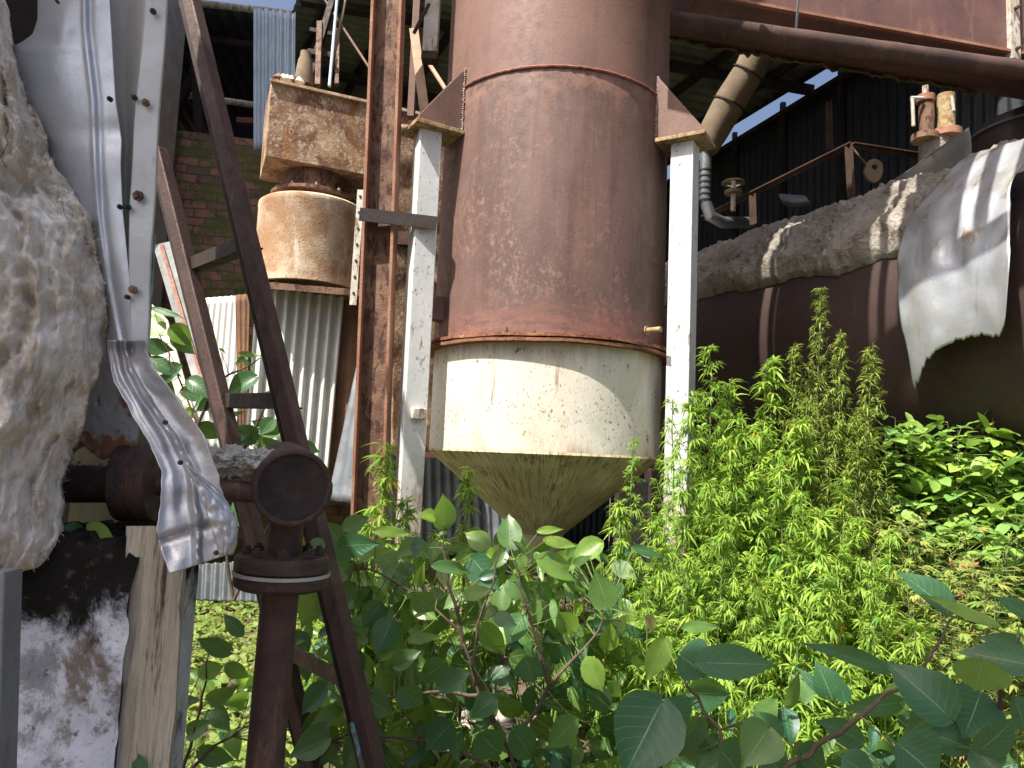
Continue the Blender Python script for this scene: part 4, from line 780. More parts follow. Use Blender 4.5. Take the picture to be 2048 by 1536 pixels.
# ------------------------------------------------------------------ foreground pipe header
ph = thing('pipe_header', 'dark corroded capped pipe header on a flanged riser', 'pipe', P(515, 1536, 1.8))
c1 = P(586, 976, 1.72); c2 = P(566, 948, 2.02); axd = (c2 - c1).normalized(); xx = axd.cross(V((0, 0, 1))).normalized(); zz = xx.cross(axd).normalized()
rh = .089
MB().lathe([(rh - .012, -.004), (rh - .004, -.003), (rh, .006), (rh + .001, .02), (rh, .3), (rh - .02, .31), (.001, .31)], c1, 64, (xx, zz, axd)).build('header_drum', M['pipe'], ph)
MB().lathe([(.001, -.002), (rh * .6, -.001), (rh - .012, -.004)], c1, 64, (xx, zz, axd)).build('end_cap', M['pipe_cap'], ph)
wr = MB(); pts = [c1 + axd * -.003 + (xx * math.cos(a * .105) + zz * math.sin(a * .105)) * (rh - .007) for a in range(61)]
wr.tube(pts, [.007 + .002 * NZ.noise(V((i, 0, 0)) * .7) for i in range(61)], 8, False); wr.build('weld_bead', M['pipe'], ph)
rx = P(551, 1100, 1.80); rb0 = P(545, 1165, 1.80); rb1 = V((P(514, 1536, 1.8).x - .0, 1.8, -.05)); rtop = c1 + axd * .09
rd_ = (rtop - rb1).normalized()
def onr(py): return onl(rb1, rtop, py)
MB().tube([onr(1110), rtop], .041, 28).build('neck', M['pipe'], ph)
MB().tube([onr(1108), onr(1117), onr(1140)], [.104, .111, .111], 48).build('flange', M['pipe'], ph, bevel=.002)
MB().tube([onr(1141), onr(1148)], .1125, 48).build('gasket', M['alu_dim'], ph)
MB().tube([onr(1149), onr(1168), onr(1174)], [.110, .110, .098], 48).build('flange', M['pipe'], ph, bevel=.002)
MB().tube([rb1, onr(1170)], .0435, 32).build('riser', M['brown'], ph)
for k in range(8):
    a = k * .785 + .3; q = onr(1110) + V((.082 * math.cos(a), .082 * math.sin(a), 0)); hexbolt(q, (0, 0, 1), .014, .014).build('bolt', M['pipe'], ph)
h0 = P(505, 985, 1.78); h1 = P(300, 968, 1.74); h2 = P(60, 968, 1.72)
MB().tube([c1 + axd * .07, h0, h1], .025, 20).build('branch_pipe', M['brown'], ph)
MB().tube([h1, h2], .043, 24).build('wide_pipe', M['pipe'], ph)
fd = (h2 - h1).normalized(); fc = P(318, 963, 1.74)
for a_, b_, r_ in ((0, .034, .093), (.040, .083, .090)):
    MB().tube([fc + fd * a_, fc + fd * b_], r_, 40).build('flange', M['pipe'], ph, bevel=.003)
MB().tube([fc + fd * .034, fc + fd * .04], .088, 40).build('gasket', M['beam'], ph)
def lump(c_, rx_, ry_, rz_, seed, amp=.35):
    m_ = MB(); c_ = V(c_)
    def fn(u, v):
        a = u * 2 * math.pi; b = (v - .5) * math.pi; d = V((math.cos(a) * math.cos(b), math.sin(a) * math.cos(b), math.sin(b))); k = 1 + amp * NZ.fractal(d * 2 + V((seed, 0, 0)), .7, 2, 6)
        return c_ + V((d.x * rx_, d.y * ry_, d.z * rz_)) * k
    m_.grid(fn, 70, 44, True); return m_
rs_ = lump(P(460, 925, 1.80), .075, .05, .036, 1); r2 = lump(P(520, 925, 1.78), .05, .05, .03, 5); n_ = len(rs_.v); rs_.v += r2.v; rs_.f += [tuple(i + n_ for i in f) for f in r2.f]
rs_.build('insulation_residue', M['residue'], ph)
fl = MB()
for k in range(40):
    q = h1.lerp(h2, random.random()) + V((0, random.uniform(-.02, .02), .042)); d = V((random.uniform(-1, 1), random.uniform(-1, 1), .5)).normalized()
    fl.poly([q, q + d * .018, q + d * .012 + V((.01, .006, .004))], .001, (0, 0, 1))
fl.build('paint_flakes', M['white_rust'], ph)

# ------------------------------------------------------------------ canopy added out of view to shade the foreground
cn = thing('shade_canopy', 'unseen corrugated canopy added to shade the foreground pipework', 'roof', (0, -3, 0))
corr('roof_sheet', None, [V((-3.5, .95, 4.6)), V((-1.5, .95, 4.6)), V((-1.5, -.6, 4.8)), V((-3.5, -.6, 4.8))], .2, .02, M['sheet_grey'], parent=cn)
corr('roof_sheet', None, [V((-1.5, .28, 4.63)), V((.7, .28, 4.63)), V((.7, -.6, 4.83)), V((-1.5, -.6, 4.83))], .2, .02, M['sheet_grey'], parent=cn)
for x in (-3.4, .6):
    MB().beam((x, -.5, 0), (x, -.5, 4.75), .08, .08).build('post', M['beam'], cn)

# ------------------------------------------------------------------ rubble
for i, (px, py, Y, sx, lab) in enumerate(((985, 1300, 4.9, .30, 'sunlit pinkish concrete slab under the heart leaves'), (900, 1215, 5.6, .22, 'grey rough boulder behind the sapling twigs'), (1200, 1345, 4.7, .26, 'broken brick coloured slab right of the sapling'), (950, 1440, 4.2, .34, 'low pale rubble block at the sapling foot'))):
    q = P(px, py, Y); m_ = lump((q.x, q.y, max(.03, q.z - .04)), sx, sx * .7, sx * .35, i * 3.3, .3)
    tag(m_.build('rubble_block', M['concrete'] if i != 4 else M['soil'], ang=60), lab, 'rubble', 'rubble between the weeds')

# ------------------------------------------------------------------ foliage helpers
ROWS = [0, .06, .15, .3, .45, .6, .75, .87, .95, 1.0]; WID = [0.05, .52, .84, 1.0, .95, .76, .48, .2, .07, .012]
def heart(mb, base, d, nrm, L, W, fold, curl, var):
    d = d.normalized(); side = d.cross(nrm).normalized(); nr = side.cross(d).normalized(); ss = (-1, -.55, 0, .55, 1)
    n = len(mb.v); ph_ = random.random() * 6
    for t, w_ in zip(ROWS, WID):
        for s in ss:
            yo = -.11 * abs(s) * max(0, 1 - t / .3) * L
            z = abs(s) * w_ * W * fold - curl * L * t * t + .02 * L * math.sin(t * 7 + s * 3 + ph_) * abs(s)
            mb.v.append(base + d * (t * L + yo) + side * (s * w_ * W) + nr * z)
    for j in range(len(ROWS) - 1):
        for i in range(4):
            k = len(mb.f); a = n + j * 5 + i; mb.f.append((a, a + 1, a + 6, a + 5))
            mb.uv[k] = [((ss[q] + 1) / 2, ROWS[r]) for q, r in ((i, j), (i + 1, j), (i + 1, j + 1), (i, j + 1))]; mb.var[k] = var
def blade(mb, base, d, nrm, L, W, curl, var, shape=(0, .75, 1.0, .55, .0)):
    d = d.normalized(); side = d.cross(nrm)
    if side.length < 1e-4: side = d.orthogonal()
    side.normalize(); nr = side.cross(d); n = len(mb.v); T = (0, .25, .5, .78, 1)
    for t, w_ in zip(T, shape):
        c_ = base + d * L * t - nr * curl * L * t * t - V((0, 0, curl * .5 * L * t * t)); w2 = max(w_, .05) * W
        mb.v += [c_ - side * w2 + nr * w2 * .3, c_, c_ + side * w2 + nr * w2 * .3]
    for j in range(4):
        for i in range(2):
            k = len(mb.f); a = n + j * 3 + i; mb.f.append((a, a + 1, a + 4, a + 3)); mb.var[k] = var
            mb.uv[k] = [(q / 2, T[r]) for q, r in ((i, j), (i + 1, j), (i + 1, j + 1), (i, j + 1))]
def palm_leaf(mb, base, d, L, var, n=5, wr_=.11, curl=.35, sprd=1.0, shape=(0, .75, 1.0, .55, .0)):
    d = d.normalized(); nrm = (V((0, 0, 1)) + rv(.5)); side = d.cross(nrm).normalized()
    for k in range(n):
        a = (k - (n - 1) / 2) / ((n - 1) / 2 or 1) * sprd; l_ = L * (1 - .45 * abs(a / sprd) ** 1.3)
        blade(mb, base, d * math.cos(a) + side * math.sin(a), nrm, l_, L * wr_ * (1 - .3 * abs(a / sprd)), curl * random.uniform(.5, 1.3), var, shape)

# ------------------------------------------------------------------ hemp plants
def hemp(px, Y, pytop, width, label, m_='hemp', dens=1.0, leafL=.075, tip=.30, group='tall hemp weeds in front of the boiler', nl=5, basez=0, name='hemp_plant', lowfrac=.12):
    leafL *= random.uniform(.72, 1.12)
    yel = .12 if 'yellow' in label else .035
    top = P(px, pytop, Y); base = V((top.x + random.uniform(-.08, .08), Y + random.uniform(-.05, .05), basez)); H = top.z - basez
    root = thing(name, label, 'plant', base, group)
    st_ = MB(); fo = MB(); N = 12
    wob = [base.lerp(top, i / N) + V((.03 * NZ.noise(V((i * .6, px, 0))) * (i / N if i < N else 0), .03 * NZ.noise(V((px, i * .6, 0))), 0)) for i in range(N + 1)]; wob[-1] = top
    st_.tube(wob, [lerp(.008, .002, i / N) * (1 if H > .8 else .6) for i in range(N + 1)], 6)
    def at(t): k = min(N - 1, int(t * N)); return wob[k].lerp(wob[k + 1], t * N - k)
    def lf(p, od, s, t, k=1):
        ld_ = od * .6 + rv(.9) + V((0, 0, .1)); ld_.z *= .6
        sz = leafL * random.uniform(.55, 1.4) * (1 - tip * t) * (1 - .35 * s) * k
        var = min(.9, max(0, random.gauss(.45, .25)))
        if random.random() < (yel if t < .65 else .006): var = .98
        palm_leaf(fo, p + ld_.normalized() * sz * .25, ld_, sz, var, nl if random.random() < .7 else 3, .085, random.uniform(.3, .9), random.uniform(.8, 1.25))
    nb = int(H / .042 * dens)
    for b in range(nb):
        t = lowfrac + (1 - lowfrac) * (b + random.random()) / nb
        p = at(min(t, .999)); az = b * 2.4 + random.uniform(-.5, .5); prof = min(1, (1 - t) * 1.6 + .08) * (0.6 + .4 * min(1, t / .3))
        bl = width * prof * random.uniform(.5, 1.2)
        od = V((math.cos(az), math.sin(az), random.uniform(.35, .9))).normalized()
        mid_ = p + od * bl * .5; e = p + V((od.x, od.y, 0)) * bl * .82 + V((0, 0, bl * random.uniform(.6, 1.15)))
        if bl > .05: st_.tube([p, mid_, e], [.0028, .0022, .0009], 4, False)
        nlv = max(8, int(bl / .0062))
        for q in range(nlv):
            s = ((q + random.random()) / nlv) ** .8; bp_ = (p.lerp(mid_, s * 2) if s < .5 else mid_.lerp(e, s * 2 - 1))
            lf(bp_, od, s, t)
        for q in range(6): blade(fo, e - V((0, 0, .02 * random.random())), od + rv(.8) + V((0, 0, .5)), V((0, 0, 1)) + rv(.5), leafL * random.uniform(.3, .6), leafL * .06, .4, random.uniform(.45, .9))
    for q in range(22): blade(fo, at(random.uniform(.92, .999)), V((0, 0, .5)) + rv(.9), V((0, 0, 1)) + rv(.6), leafL * random.uniform(.4, .8), leafL * .07, .5, random.uniform(.5, .9))
    st_.build('stem', M['stem_green'], root); fo.build('foliage', M[m_], root, ang=180)
    return root
HP = [(1418, 3.25, 690, .30, 'bright green hemp plant rising right against the white post'), (1345, 3.35, 800, .26, 'hemp plant just left of the right white post'), (1268, 3.3, 880, .17, 'slim hemp plant at the left edge of the thicket'),
      (1240, 3.2, 1000, .14, 'short hemp plant leaning left under the cone'), (1480, 3.1, 840, .30, 'leafy hemp plant right of the post, mid thicket'), 
      (1560, 3.0, 930, .30, 'wide hemp plant in the middle of the thicket'), (1420, 2.95, 960, .30, 'bushy hemp plant with yellowing leaves at thicket front'), (1330, 2.95, 1040, .25, 'low hemp plant in front of the post foot'),
      (1640, 2.9, 1030, .30, 'low bright hemp plant right of the thicket middle'), (1500, 2.75, 1120, .28, 'short hemp plant low in front of the thicket'), (1690, 3.2, 960, .26, 'hemp plant below the seeding spires'), (1740, 2.8, 1130, .26, 'low hemp plant behind the right foreground branch'), (1330, 2.65, 1240, .22, 'small hemp plant behind the wide heart leaves'), (1590, 2.6, 1230, .26, 'small hemp plant just above the foreground leaves'), (1860, 2.9, 1210, .22, 'small hemp plant near the right picture edge'), (1440, 2.55, 1310, .2, 'tiny hemp plant tucked between foreground leaves'), (1700, 2.5, 1330, .2, 'tiny hemp plant under the long brown branch'),
      (1385, 3.15, 790, .22, 'hemp plant covering the lower part of the white post'), (1460, 3.35, 760, .22, 'hemp plant filling the gap right of the white post top leaves'), (1300, 3.05, 1010, .22, 'hemp plant left of the post foot with drooping leaves'), (1380, 2.8, 1120, .26, 'dense hemp plant in front of the buried post'), (1450, 2.85, 1040, .24, 'dense hemp plant with yellow leaves near thicket centre'), (1600, 3.15, 980, .26, 'dense hemp plant below the airy drooping one'), (1560, 2.75, 1160, .26, 'dense low hemp at the thicket bottom centre'), (1650, 2.75, 1150, .26, 'dense low hemp at the thicket bottom right'), (1290, 2.8, 1160, .18, 'low hemp at the thicket bottom left'), (1780, 3.0, 1060, .22, 'hemp plant beside the drying weeds'), (1720, 3.05, 1040, .24, 'hemp plant in front of the short seeding plants'), (1520, 3.25, 860, .22, 'hemp plant under the airy drooping one on its left'), (1390, 2.6, 1290, .2, 'knee high hemp above the pointed big leaf'), (1520, 2.6, 1270, .2, 'knee high hemp behind the long horizontal leaf'), (1640, 2.6, 1280, .2, 'knee high hemp above the upright small leaf'), (1830, 2.65, 1250, .2, 'knee high hemp at the right under the yellow folded leaf')]
for (a, b, c, d, l) in HP: hemp(a, b, c, d, l)
hemp(1545, 3.5, 715, .20, 'airy drooping hemp plant against the dark boiler', dens=.7, leafL=.13, lowfrac=.3)
hemp(1600, 3.3, 850, .18, 'long leaved hemp plant below the seeding spires', dens=.7, leafL=.12, lowfrac=.3)
for (a, b, c, d, l) in ((1642, 3.5, 575, .19, 'tallest yellow green seeding spire before the boiler'), (1590, 3.45, 690, .2, 'seeding spire left of the tallest one'), (1682, 3.45, 668, .2, 'seeding spire right of the tallest one'), (1738, 3.45, 700, .2, 'right hand seeding spire with nodding tips'), (1620, 3.35, 800, .25, 'short seeding plant under the tallest spire'), (1715, 3.35, 830, .25, 'short seeding plant below the nodding tips')):
    hemp(a, b, c, d, l, 'spire', 2.0, .062, .4, 'seeding spires before the boiler', 3, lowfrac=.3)
for (a, b, c, d, l) in ((775, 3.45, 895, .10, 'thin hemp sprig in front of the I-beam'), (938, 3.4, 935, .10, 'thin hemp sprig below the cone edge'), (815, 3.5, 1000, .12, 'small hemp plant at the left post foot'), (700, 3.8, 1060, .18, 'feathery hemp plant left of the I-beam foot'), (760, 3.5, 1090, .2, 'feathery hemp plant in front of the I-beam foot'), (880, 3.6, 1070, .2, 'feathery hemp plant right of the post foot'), (690, 3.4, 1190, .18, 'low feathery hemp beside the ladder leg'), (820, 3.3, 1180, .2, 'low feathery hemp behind the brown twig'), (1140, 5.2, 1090, .2, 'shaded hemp plant under the cone outlet'), (1180, 5.0, 1120, .2, 'shaded hemp plant left of the grey pedestal'), (1060, 4.9, 1150, .22, 'weeds right under the cone outlet'), (990, 4.8, 1160, .22, 'weeds under the left side of the cone'), (930, 4.6, 1120, .2, 'weeds in front of the dark blue grey sheet'), (1110, 4.4, 1230, .2, 'low weeds between slab and cone'), (1220, 4.2, 1230, .2, 'low weeds left of the hemp thicket base')):
    hemp(a, b, c, d, l, 'hemp', .8, .09, .2, 'small hemp around the posts', 5, lowfrac=.25)

# broad lobed plants and drying weeds at right
def lobed(px, Y, pytop, width, label, m_='lobed', L_=.10, nlv=60, group='pale lobed weeds at the right', shape=(.0, .8, 1.0, .9, .15), wr_=.26, n=3):
    top = P(px, pytop, Y); base = V((top.x, Y, 0)); root = thing('lobed_weed' if m_ == 'lobed' else 'drying_weed', label, 'plant', base, group); st_ = MB(); fo = MB()
    ns = 7
    for s in range(ns):
        a = s * 2 * math.pi / ns + random.random(); e = top + V((math.cos(a) * width * random.uniform(.3, 1), math.sin(a) * width * random.uniform(.3, 1), -random.uniform(0, .22) * (0 if s == 0 else 1) * width * 4))
        if s == 0: e = top
        b0_ = base + V((math.cos(a) * .05, math.sin(a) * .05, 0)); mid_ = b0_.lerp(e, .55) + V((0, 0, .05)); st_.tube([b0_, mid_, e], [.005, .003, .0012], 5, False)
        for q in range(nlv // ns):
            t = random.uniform(.12, 1) ** .55; p = b0_.lerp(mid_, t / .55) if t < .55 else mid_.lerp(e, (t - .55) / .45)
            d = V((random.uniform(-1, 1), random.uniform(-1, 1), random.uniform(-.15, .6))).normalized(); pl = random.uniform(.02, .08); st_.tube([p, p + d * pl], [.0018, .0012], 3, False)
            sz = L_ * random.uniform(.6, 1.2); var = min(1, max(0, random.gauss(.45, .25))) if m_ == 'lobed' else random.random()
            palm_leaf(fo, p + d * pl, d + V((0, 0, -.1)), sz, min(var, .92) if m_ == 'lobed' else var, n, wr_, random.uniform(.1, .4), .95, shape)
    st_.build('stem', M['stem_green'], root); fo.build('foliage', M[m_], root, ang=180)
for (a, b, c, d, l) in ((1790, 3.55, 835, .22, 'pale lobed weed right of the spires with broad leaves'), (1850, 3.55, 870, .24, 'pale lobed weed under the dark boiler belly'), (1915, 3.55, 860, .22, 'pale lobed weed two clumps from the right edge'), (1985, 3.5, 835, .24, 'tall lobed weed near the right edge with yellow tips'), (2045, 3.5, 815, .25, 'tallest lobed weed cut by the right picture edge'), (1960, 3.4, 930, .25, 'lobed weed in front of the yellow tipped one'), (1870, 3.5, 960, .22, 'low lobed weed with gaps of bare soil'), (2030, 3.2, 1000, .25, 'low lobed weed at the right picture edge')):
    lobed(a, b, c, d, l, nlv=230)
for (a, b, c, d, l) in ((1850, 3.2, 1040, .24, 'greenish brown drying weed below the pale lobed weeds'), (1930, 3.0, 1060, .26, 'brown drying weed left of the right edge'), (2010, 2.9, 1090, .24, 'brown drying weed cut by the right picture edge'), (1800, 3.3, 1000, .2, 'drying weed with tan flower stalks beside the hemp'), (1900, 2.75, 1140, .24, 'drying weed behind the upright blue green leaf'), (1990, 2.6, 1190, .22, 'low drying weed above the right foreground leaves')):
    lobed(a, b, c, d, l, 'dryweed', .05, 330, 'drying weeds at the right', (0, .75, 1.0, .55, 0), .12, 5)
# ground cover
gc = MB()
for k in range(15000):
    if k < 9000: x = random.uniform(-3.6, -.9); y = random.uniform(3.4, 8.0)
    else: x = random.uniform(-1.5, 4.2); y = random.uniform(2.4, 6.6)
    den = NZ.noise(V((x * 1.3, y * 1.3, 5)))
    if x > -.9 and den < .0: continue
    h = abs(NZ.noise(V((x * 2, y * 2, 9)))) * .45 * random.random() + .02; d = V((random.uniform(-1, 1), random.uniform(-1, 1), random.uniform(0, .7)))
    blade(gc, V((x, y, h)), d, V((0, -.3, 1)) + rv(.6), random.uniform(.03, .075), random.uniform(.012, .028), .25, random.random() ** .8 * .96, (.1, .8, 1, .8, .1))
tag(gc.build('ground_cover', M['cover'], ang=180), 'sunlit yellow green creeping ground cover', 'ground cover', None, 'stuff')

# ------------------------------------------------------------------ peepul saplings
def near_on(polys, p):
    best = None
    for pl in polys:
        for a, b in zip(pl, pl[1:]):
            for i in range(9):
                q = a.lerp(b, i / 8); d = (q - p).length
                if best is None or d < best[0]: best = (d, q)
    return best[1]
def sapling(name, label, base, branches, leaves, extra=0, box=None, depth=2.4, dj=.25, lmean=.11, tone=.35, group='heart leaved saplings', trunk=True):
    """leaves: (base px, base py, tip px, tip py, width px, tone 0..1, face)"""
    root = thing(name, label, 'sapling', base, group); st_ = MB(); tw = MB(); fo = MB()
    polys = []
    for br in branches:
        pl = [P(*q) for q in br]; 
        sm = []
        for i in range(len(pl) - 1):
            for k in range(4): sm.append(pl[i].lerp(pl[i + 1], k / 4) + rv(.006))
        sm.append(pl[-1]); n = len(sm); st_.tube(sm, [lerp(.0072, .0022, i / (n - 1)) for i in range(n)], 8); polys.append(sm)
    def add(bx, by, tx, ty, wpx, tn, Y=None, tilt=None):
        Y = Y or depth + random.uniform(-dj, dj); b = P(bx, by, Y); dy = random.uniform(-.06, .06) if tilt is None else tilt
        t = P(tx, ty, Y + dy); d = t - b; L = d.length; W = wpx / 2 / F * Y
        nrm = (BACK * 1.0 + UPV * random.uniform(.1, .9) + RIGHT * random.uniform(-.45, .45))
        heart(fo, b, d, nrm, L, W * 1.06, random.uniform(.05, .5), random.choice((random.uniform(-.06, .15), random.uniform(.1, .34))), tn)
        q = near_on(polys, b); dist = (q - b).length; 
        m_ = b.lerp(q, .5) + V((0, 0, .012)); tw.tube([b + d * .02, b, m_ + V((0, .02, -.02)), q], [.0009, .0012, .0014, .0018], 5, False)
    for lf in leaves: add(*lf)
    for k in range(extra):
        px = random.uniform(box[0], box[2]); py = random.uniform(box[1], box[3]); a = random.uniform(0, 6.28); Y = depth + random.uniform(0, dj * 2.2); L = lmean * random.uniform(.55, 1.2) * F / Y
        fs = random.uniform(.35, 1)
        add(px, py, px + L * math.cos(a), py + L * (.25 + .75 * abs(math.sin(a))) * (1 if random.random() < .75 else -1), L * .78 * fs, min(.92, max(0, random.gauss(tone, .30))), Y, random.uniform(-.1, .1))
    n = len(st_.v); st_.mi = [0] * len(st_.f) + [1] * len(tw.f); st_.v += tw.v; st_.f += [tuple(i + n for i in f) for f in tw.f]; st_.mats = [M['stem_green']]
    st_.build('branch', M['stem'], root); fo.build('foliage', M['peepul'], root, ang=180)
mid_leaves = [(700, 1112, 645, 1040, 62, .1), (680, 1092, 760, 1088, 46, .05), (690, 1055, 742, 1034, 34, .3), (752, 1062, 830, 1066, 22, .75), (845, 1092, 792, 1098, 42, .05), (888, 1052, 884, 984, 48, .3), (868, 1036, 838, 1028, 30, .92), (1020, 1092, 1018, 1024, 48, .3), (975, 1092, 928, 1062, 40, .6), (978, 1108, 1026, 1108, 30, .88), (870, 1132, 952, 1140, 26, .25), (945, 1118, 1000, 1182, 58, .05), (836, 1170, 846, 1128, 20, .85),
  (1092, 1080, 1158, 1092, 22, .8), (1078, 1062, 1128, 1056, 16, .85), (1080, 1118, 1158, 1162, 48, .55), (1140, 1140, 1186, 1180, 34, .35), (1214, 1212, 1190, 1138, 54, .35), (1118, 1340, 1176, 1292, 70, .1), (1052, 1318, 1068, 1368, 50, .08), (1138, 1368, 1150, 1428, 84, .06), (1082, 1372, 1062, 1438, 66, .08), (1176, 1320, 1206, 1388, 44, .7), (1180, 1250, 1320, 1276, 34, .08), (1288, 1240, 1240, 1250, 34, .85), (1290, 1236, 1318, 1262, 26, .97), (1370, 1256, 1446, 1248, 24, .45), (1200, 1440, 1246, 1462, 44, .08), (1092, 1428, 1062, 1480, 42, .6), (1150, 1440, 1092, 1500, 48, .3),
  (760, 1208, 724, 1258, 48, .03), (782, 1242, 752, 1312, 52, .02), (614, 1300, 578, 1258, 40, .15), (640, 1172, 604, 1256, 62, .7), (700, 1420, 626, 1440, 42, .65), (655, 1478, 574, 1510, 60, .22), (652, 1372, 604, 1430, 46, .08), (890, 1325, 836, 1365, 46, .15), (880, 1372, 946, 1340, 44, .1), (965, 1252, 1010, 1312, 44, .5), (992, 1232, 1034, 1252, 30, .12), (770, 1470, 842, 1478, 22, .65), (728, 1388, 788, 1436, 50, .12), (990, 1400, 936, 1432, 46, .1), (842, 1424, 874, 1462, 44, .15), (900, 1278, 952, 1272, 22, .6), (820, 1280, 884, 1272, 20, .55), (830, 1190, 870, 1222, 44, .3), (740, 1180, 705, 1215, 34, .15), (930, 1190, 985, 1178, 30, .7), (1020, 1160, 1060, 1200, 46, .35), (1045, 1235, 1010, 1290, 50, .2), (1120, 1230, 1160, 1275, 44, .55), (900, 1450, 850, 1500, 60, .05), (960, 1470, 1010, 1520, 64, .04), (720, 1480, 690, 1536, 52, .08), (1030, 1462, 1080, 1536, 56, .06), (1100, 1500, 1160, 1540, 50, .05), (800, 1380, 850, 1410, 46, .06), (680, 1290, 660, 1340, 40, .15), (790, 1330, 840, 1300, 36, .35), (1190, 1380, 1220, 1430, 44, .1), (980, 1340, 1030, 1372, 40, .12), (760, 1110, 800, 1140, 40, .4), (640, 1080, 620, 1120, 30, .3)]
sapling('heart_leaf_sapling', 'large heart leaved sapling below the cone with brown twigs', V((.02, 2.6, 0)),
  [[(1060, 1620, 2.6), (1020, 1500, 2.6), (960, 1390, 2.6), (928, 1290, 2.6), (920, 1262, 2.6), (850, 1200, 2.6), (760, 1145, 2.6), (660, 1105, 2.6)], [(990, 1440, 2.6), (945, 1330, 2.5), (960, 1230, 2.5), (992, 1140, 2.5), (1000, 1090, 2.5)], [(1020, 1500, 2.6), (1100, 1370, 2.6), (1190, 1270, 2.6), (1215, 1215, 2.6)], [(960, 1390, 2.6), (860, 1385, 2.6), (760, 1400, 2.6), (690, 1420, 2.6)], [(1050, 1580, 2.6), (880, 1480, 2.6), (700, 1470, 2.6), (620, 1490, 2.6)], [(928, 1290, 2.6), (890, 1130, 2.6), (888, 1060, 2.6)], [(1100, 1370, 2.6), (1060, 1240, 2.6), (1030, 1120, 2.6)]],
  mid_leaves, 520, (610, 1085, 1270, 1560), 2.62, .30, .10, .45)
right_leaves = [(1322, 1408, 1244, 1560, 130, .0, 1.55), (1330, 1408, 1372, 1470, 90, .0, 1.6), (1362, 1312, 1416, 1352, 96, .05, 1.75), (1405, 1325, 1556, 1330, 66, .08, 1.7), (1380, 1385, 1470, 1392, 62, .1, 1.9), (1535, 1460, 1490, 1530, 84, .35, 1.5), (1400, 1440, 1330, 1530, 50, .1, 1.7), (1896, 1222, 1800, 1134, 62, .08, 1.7), (1985, 1250, 1840, 1192, 30, .95 * .9, 1.6), (1896, 1432, 1782, 1318, 96, .06, 1.5), (1770, 1338, 1600, 1284, 36, .12, 1.7), (1662, 1392, 1636, 1322, 60, .08, 1.8), (2060, 1330, 1915, 1300, 66, .08, 1.5), (1966, 1322, 1950, 1384, 96, .55, 1.5), (1960, 1390, 1930, 1475, 104, .02, 1.6), (1800, 1490, 1880, 1560, 110, .04, 1.4), (1900, 1412, 1806, 1470, 66, .1, 1.6), (1800, 1405, 1690, 1420, 40, .12, 1.7), (2060, 1235, 1992, 1190, 40, .1, 1.6), (2040, 1300, 1960, 1268, 40, .12, 1.6), (1650, 1390, 1590, 1330, 22, .03, 1.8), (1560, 1470, 1500, 1420, 44, .08, 1.8), (1600, 1500, 1660, 1550, 60, .05, 1.6), (1720, 1480, 1640, 1440, 50, .1, 1.7), (1960, 1500, 2040, 1440, 60, .06, 1.5), (1990, 1540, 1940, 1480, 70, .05, 1.5), (1870, 1470, 1960, 1500, 66, .05, 1.6), (1520, 1500, 1580, 1560, 60, .06, 1.6), (1440, 1500, 1500, 1560, 80, .1, 1.6), (1330, 1280, 1290, 1370, 44, .6, 1.9), (2030, 1400, 2060, 1470, 60, .05, 1.5), (1690, 1520, 1760, 1560, 60, .04, 1.5)]
sapling('heart_leaf_sapling', 'foreground heart leaved branch with blue green leaves at lower right', V((.5, 1.6, 0)),
  [[(1540, 1640, 1.6), (1575, 1536, 1.6), (1660, 1480, 1.6), (1740, 1415, 1.6), (1810, 1365, 1.6), (1870, 1290, 1.6), (1915, 1232, 1.6)], [(1560, 1640, 1.65), (1490, 1520, 1.65), (1450, 1480, 1.7), (1400, 1400, 1.75), (1372, 1372, 1.75)], [(1930, 1640, 1.6), (1985, 1440, 1.6), (2010, 1360, 1.55), (2040, 1270, 1.55)], [(1700, 1640, 1.6), (1880, 1500, 1.6), (1960, 1440, 1.6)], [(1300, 1640, 1.6), (1330, 1480, 1.6), (1324, 1410, 1.6)]],
  right_leaves, 60, (1240, 1400, 2060, 1560), 1.75, .14, .09, .10)
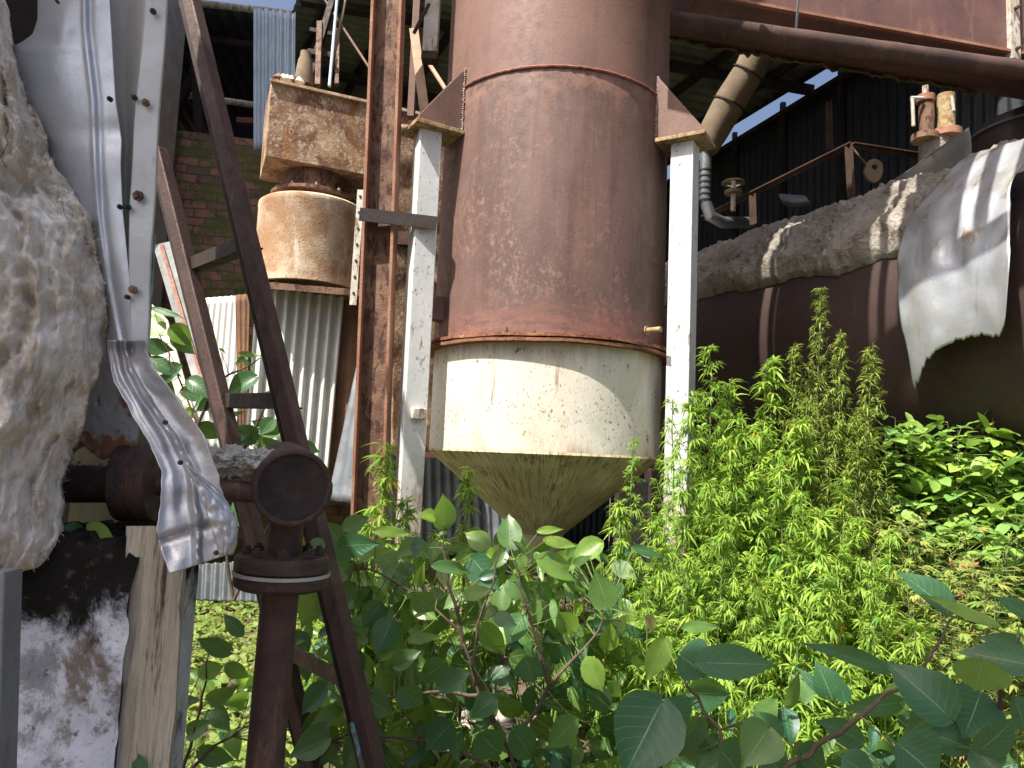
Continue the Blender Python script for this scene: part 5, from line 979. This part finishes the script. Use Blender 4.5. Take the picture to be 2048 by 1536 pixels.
left_leaves = [(318, 668, 296, 622, 40, .8), (308, 618, 372, 640, 16, .2), (345, 655, 385, 694, 40, .8), (292, 690, 348, 700, 34, .12), (345, 676, 394, 708, 34, .15), (300, 720, 362, 745, 34, .12), (305, 760, 352, 790, 40, .1), (360, 735, 320, 772, 40, .12), (510, 755, 446, 788, 44, .12), (440, 700, 458, 706, 12, .9), (480, 708, 524, 714, 14, .75), (440, 795, 386, 822, 34, .1), (372, 818, 388, 838, 22, .92), (560, 868, 500, 838, 40, .3), (512, 880, 470, 850, 40, .1), (480, 860, 462, 892, 36, .1), (470, 1010, 516, 1072, 40, .25), (330, 800, 372, 830, 36, .08), (296, 780, 340, 810, 36, .1), (380, 760, 420, 790, 34, .1), (400, 850, 440, 878, 34, .15), (520, 900, 560, 880, 30, .2), (545, 840, 520, 870, 30, .2), (455, 910, 500, 930, 34, .12), (600, 890, 640, 905, 26, .15), (310, 840, 350, 868, 34, .1), (600, 1010, 640, 1060, 34, .2)]
sapling('heart_leaf_sapling', 'heart leaved sapling behind the ladder frame and torn cladding', V((-1.5, 3.0, 0)),
  [[(470, 1200, 3.0), (430, 1000, 3.0), (395, 850, 3.0), (350, 740, 3.0), (318, 670, 3.0)], [(430, 1000, 3.0), (500, 880, 3.0), (540, 790, 3.0), (560, 740, 3.0)], [(395, 850, 3.0), (440, 760, 3.0), (520, 716, 3.0)], [(470, 1200, 3.0), (540, 1050, 3.0), (600, 960, 3.0)]],
  [l + (3.0,) for l in left_leaves], 14, (300, 700, 560, 900), 3.0, .15, .10, .2)
sapling('heart_leaf_sapling', 'small dark heart leaved shoot under the wool and flange', V((-.9, 1.65, .9)),
  [[(150, 1150, 1.62), (170, 1085, 1.62), (200, 1070, 1.62), (235, 1080, 1.62)]], [(180, 1050, 232, 1084, 28, .8, 1.6), (190, 1090, 254, 1160, 44, .1, 1.6), (152, 1085, 124, 1086, 22, .75, 1.6), (140, 1100, 105, 1160, 40, .05, 1.62), (165, 1060, 130, 1050, 26, .2, 1.64), (150, 1110, 190, 1120, 30, .05, 1.66)], 0, None, 1.6)
sapling('heart_leaf_sapling', 'low heart leaved shoots between wooden post and riser pipe', V((-.95, 2.7, 0)),
  [[(360, 1560, 2.7), (430, 1490, 2.7), (500, 1450, 2.7)], [(360, 1560, 2.7), (400, 1420, 2.7), (420, 1300, 2.7)]], [(460, 1302, 388, 1280, 34, .1, 2.6), (484, 1268, 442, 1226, 28, .05, 2.6), (400, 1350, 450, 1330, 34, .55, 2.7), (345, 1410, 398, 1395, 28, .1, 2.6), (420, 1400, 470, 1380, 34, .4, 2.7), (430, 1420, 455, 1460, 36, .2, 2.7), (380, 1470, 420, 1440, 34, .25, 2.7), (360, 1400, 352, 1450, 30, .5, 2.7), (285, 1560, 270, 1500, 36, .05, 1.5), (455, 1330, 500, 1360, 30, .3, 2.7), (400, 1500, 470, 1520, 40, .1, 2.7)], 40, (345, 1340, 560, 1560), 2.85, .12, .085, .4)
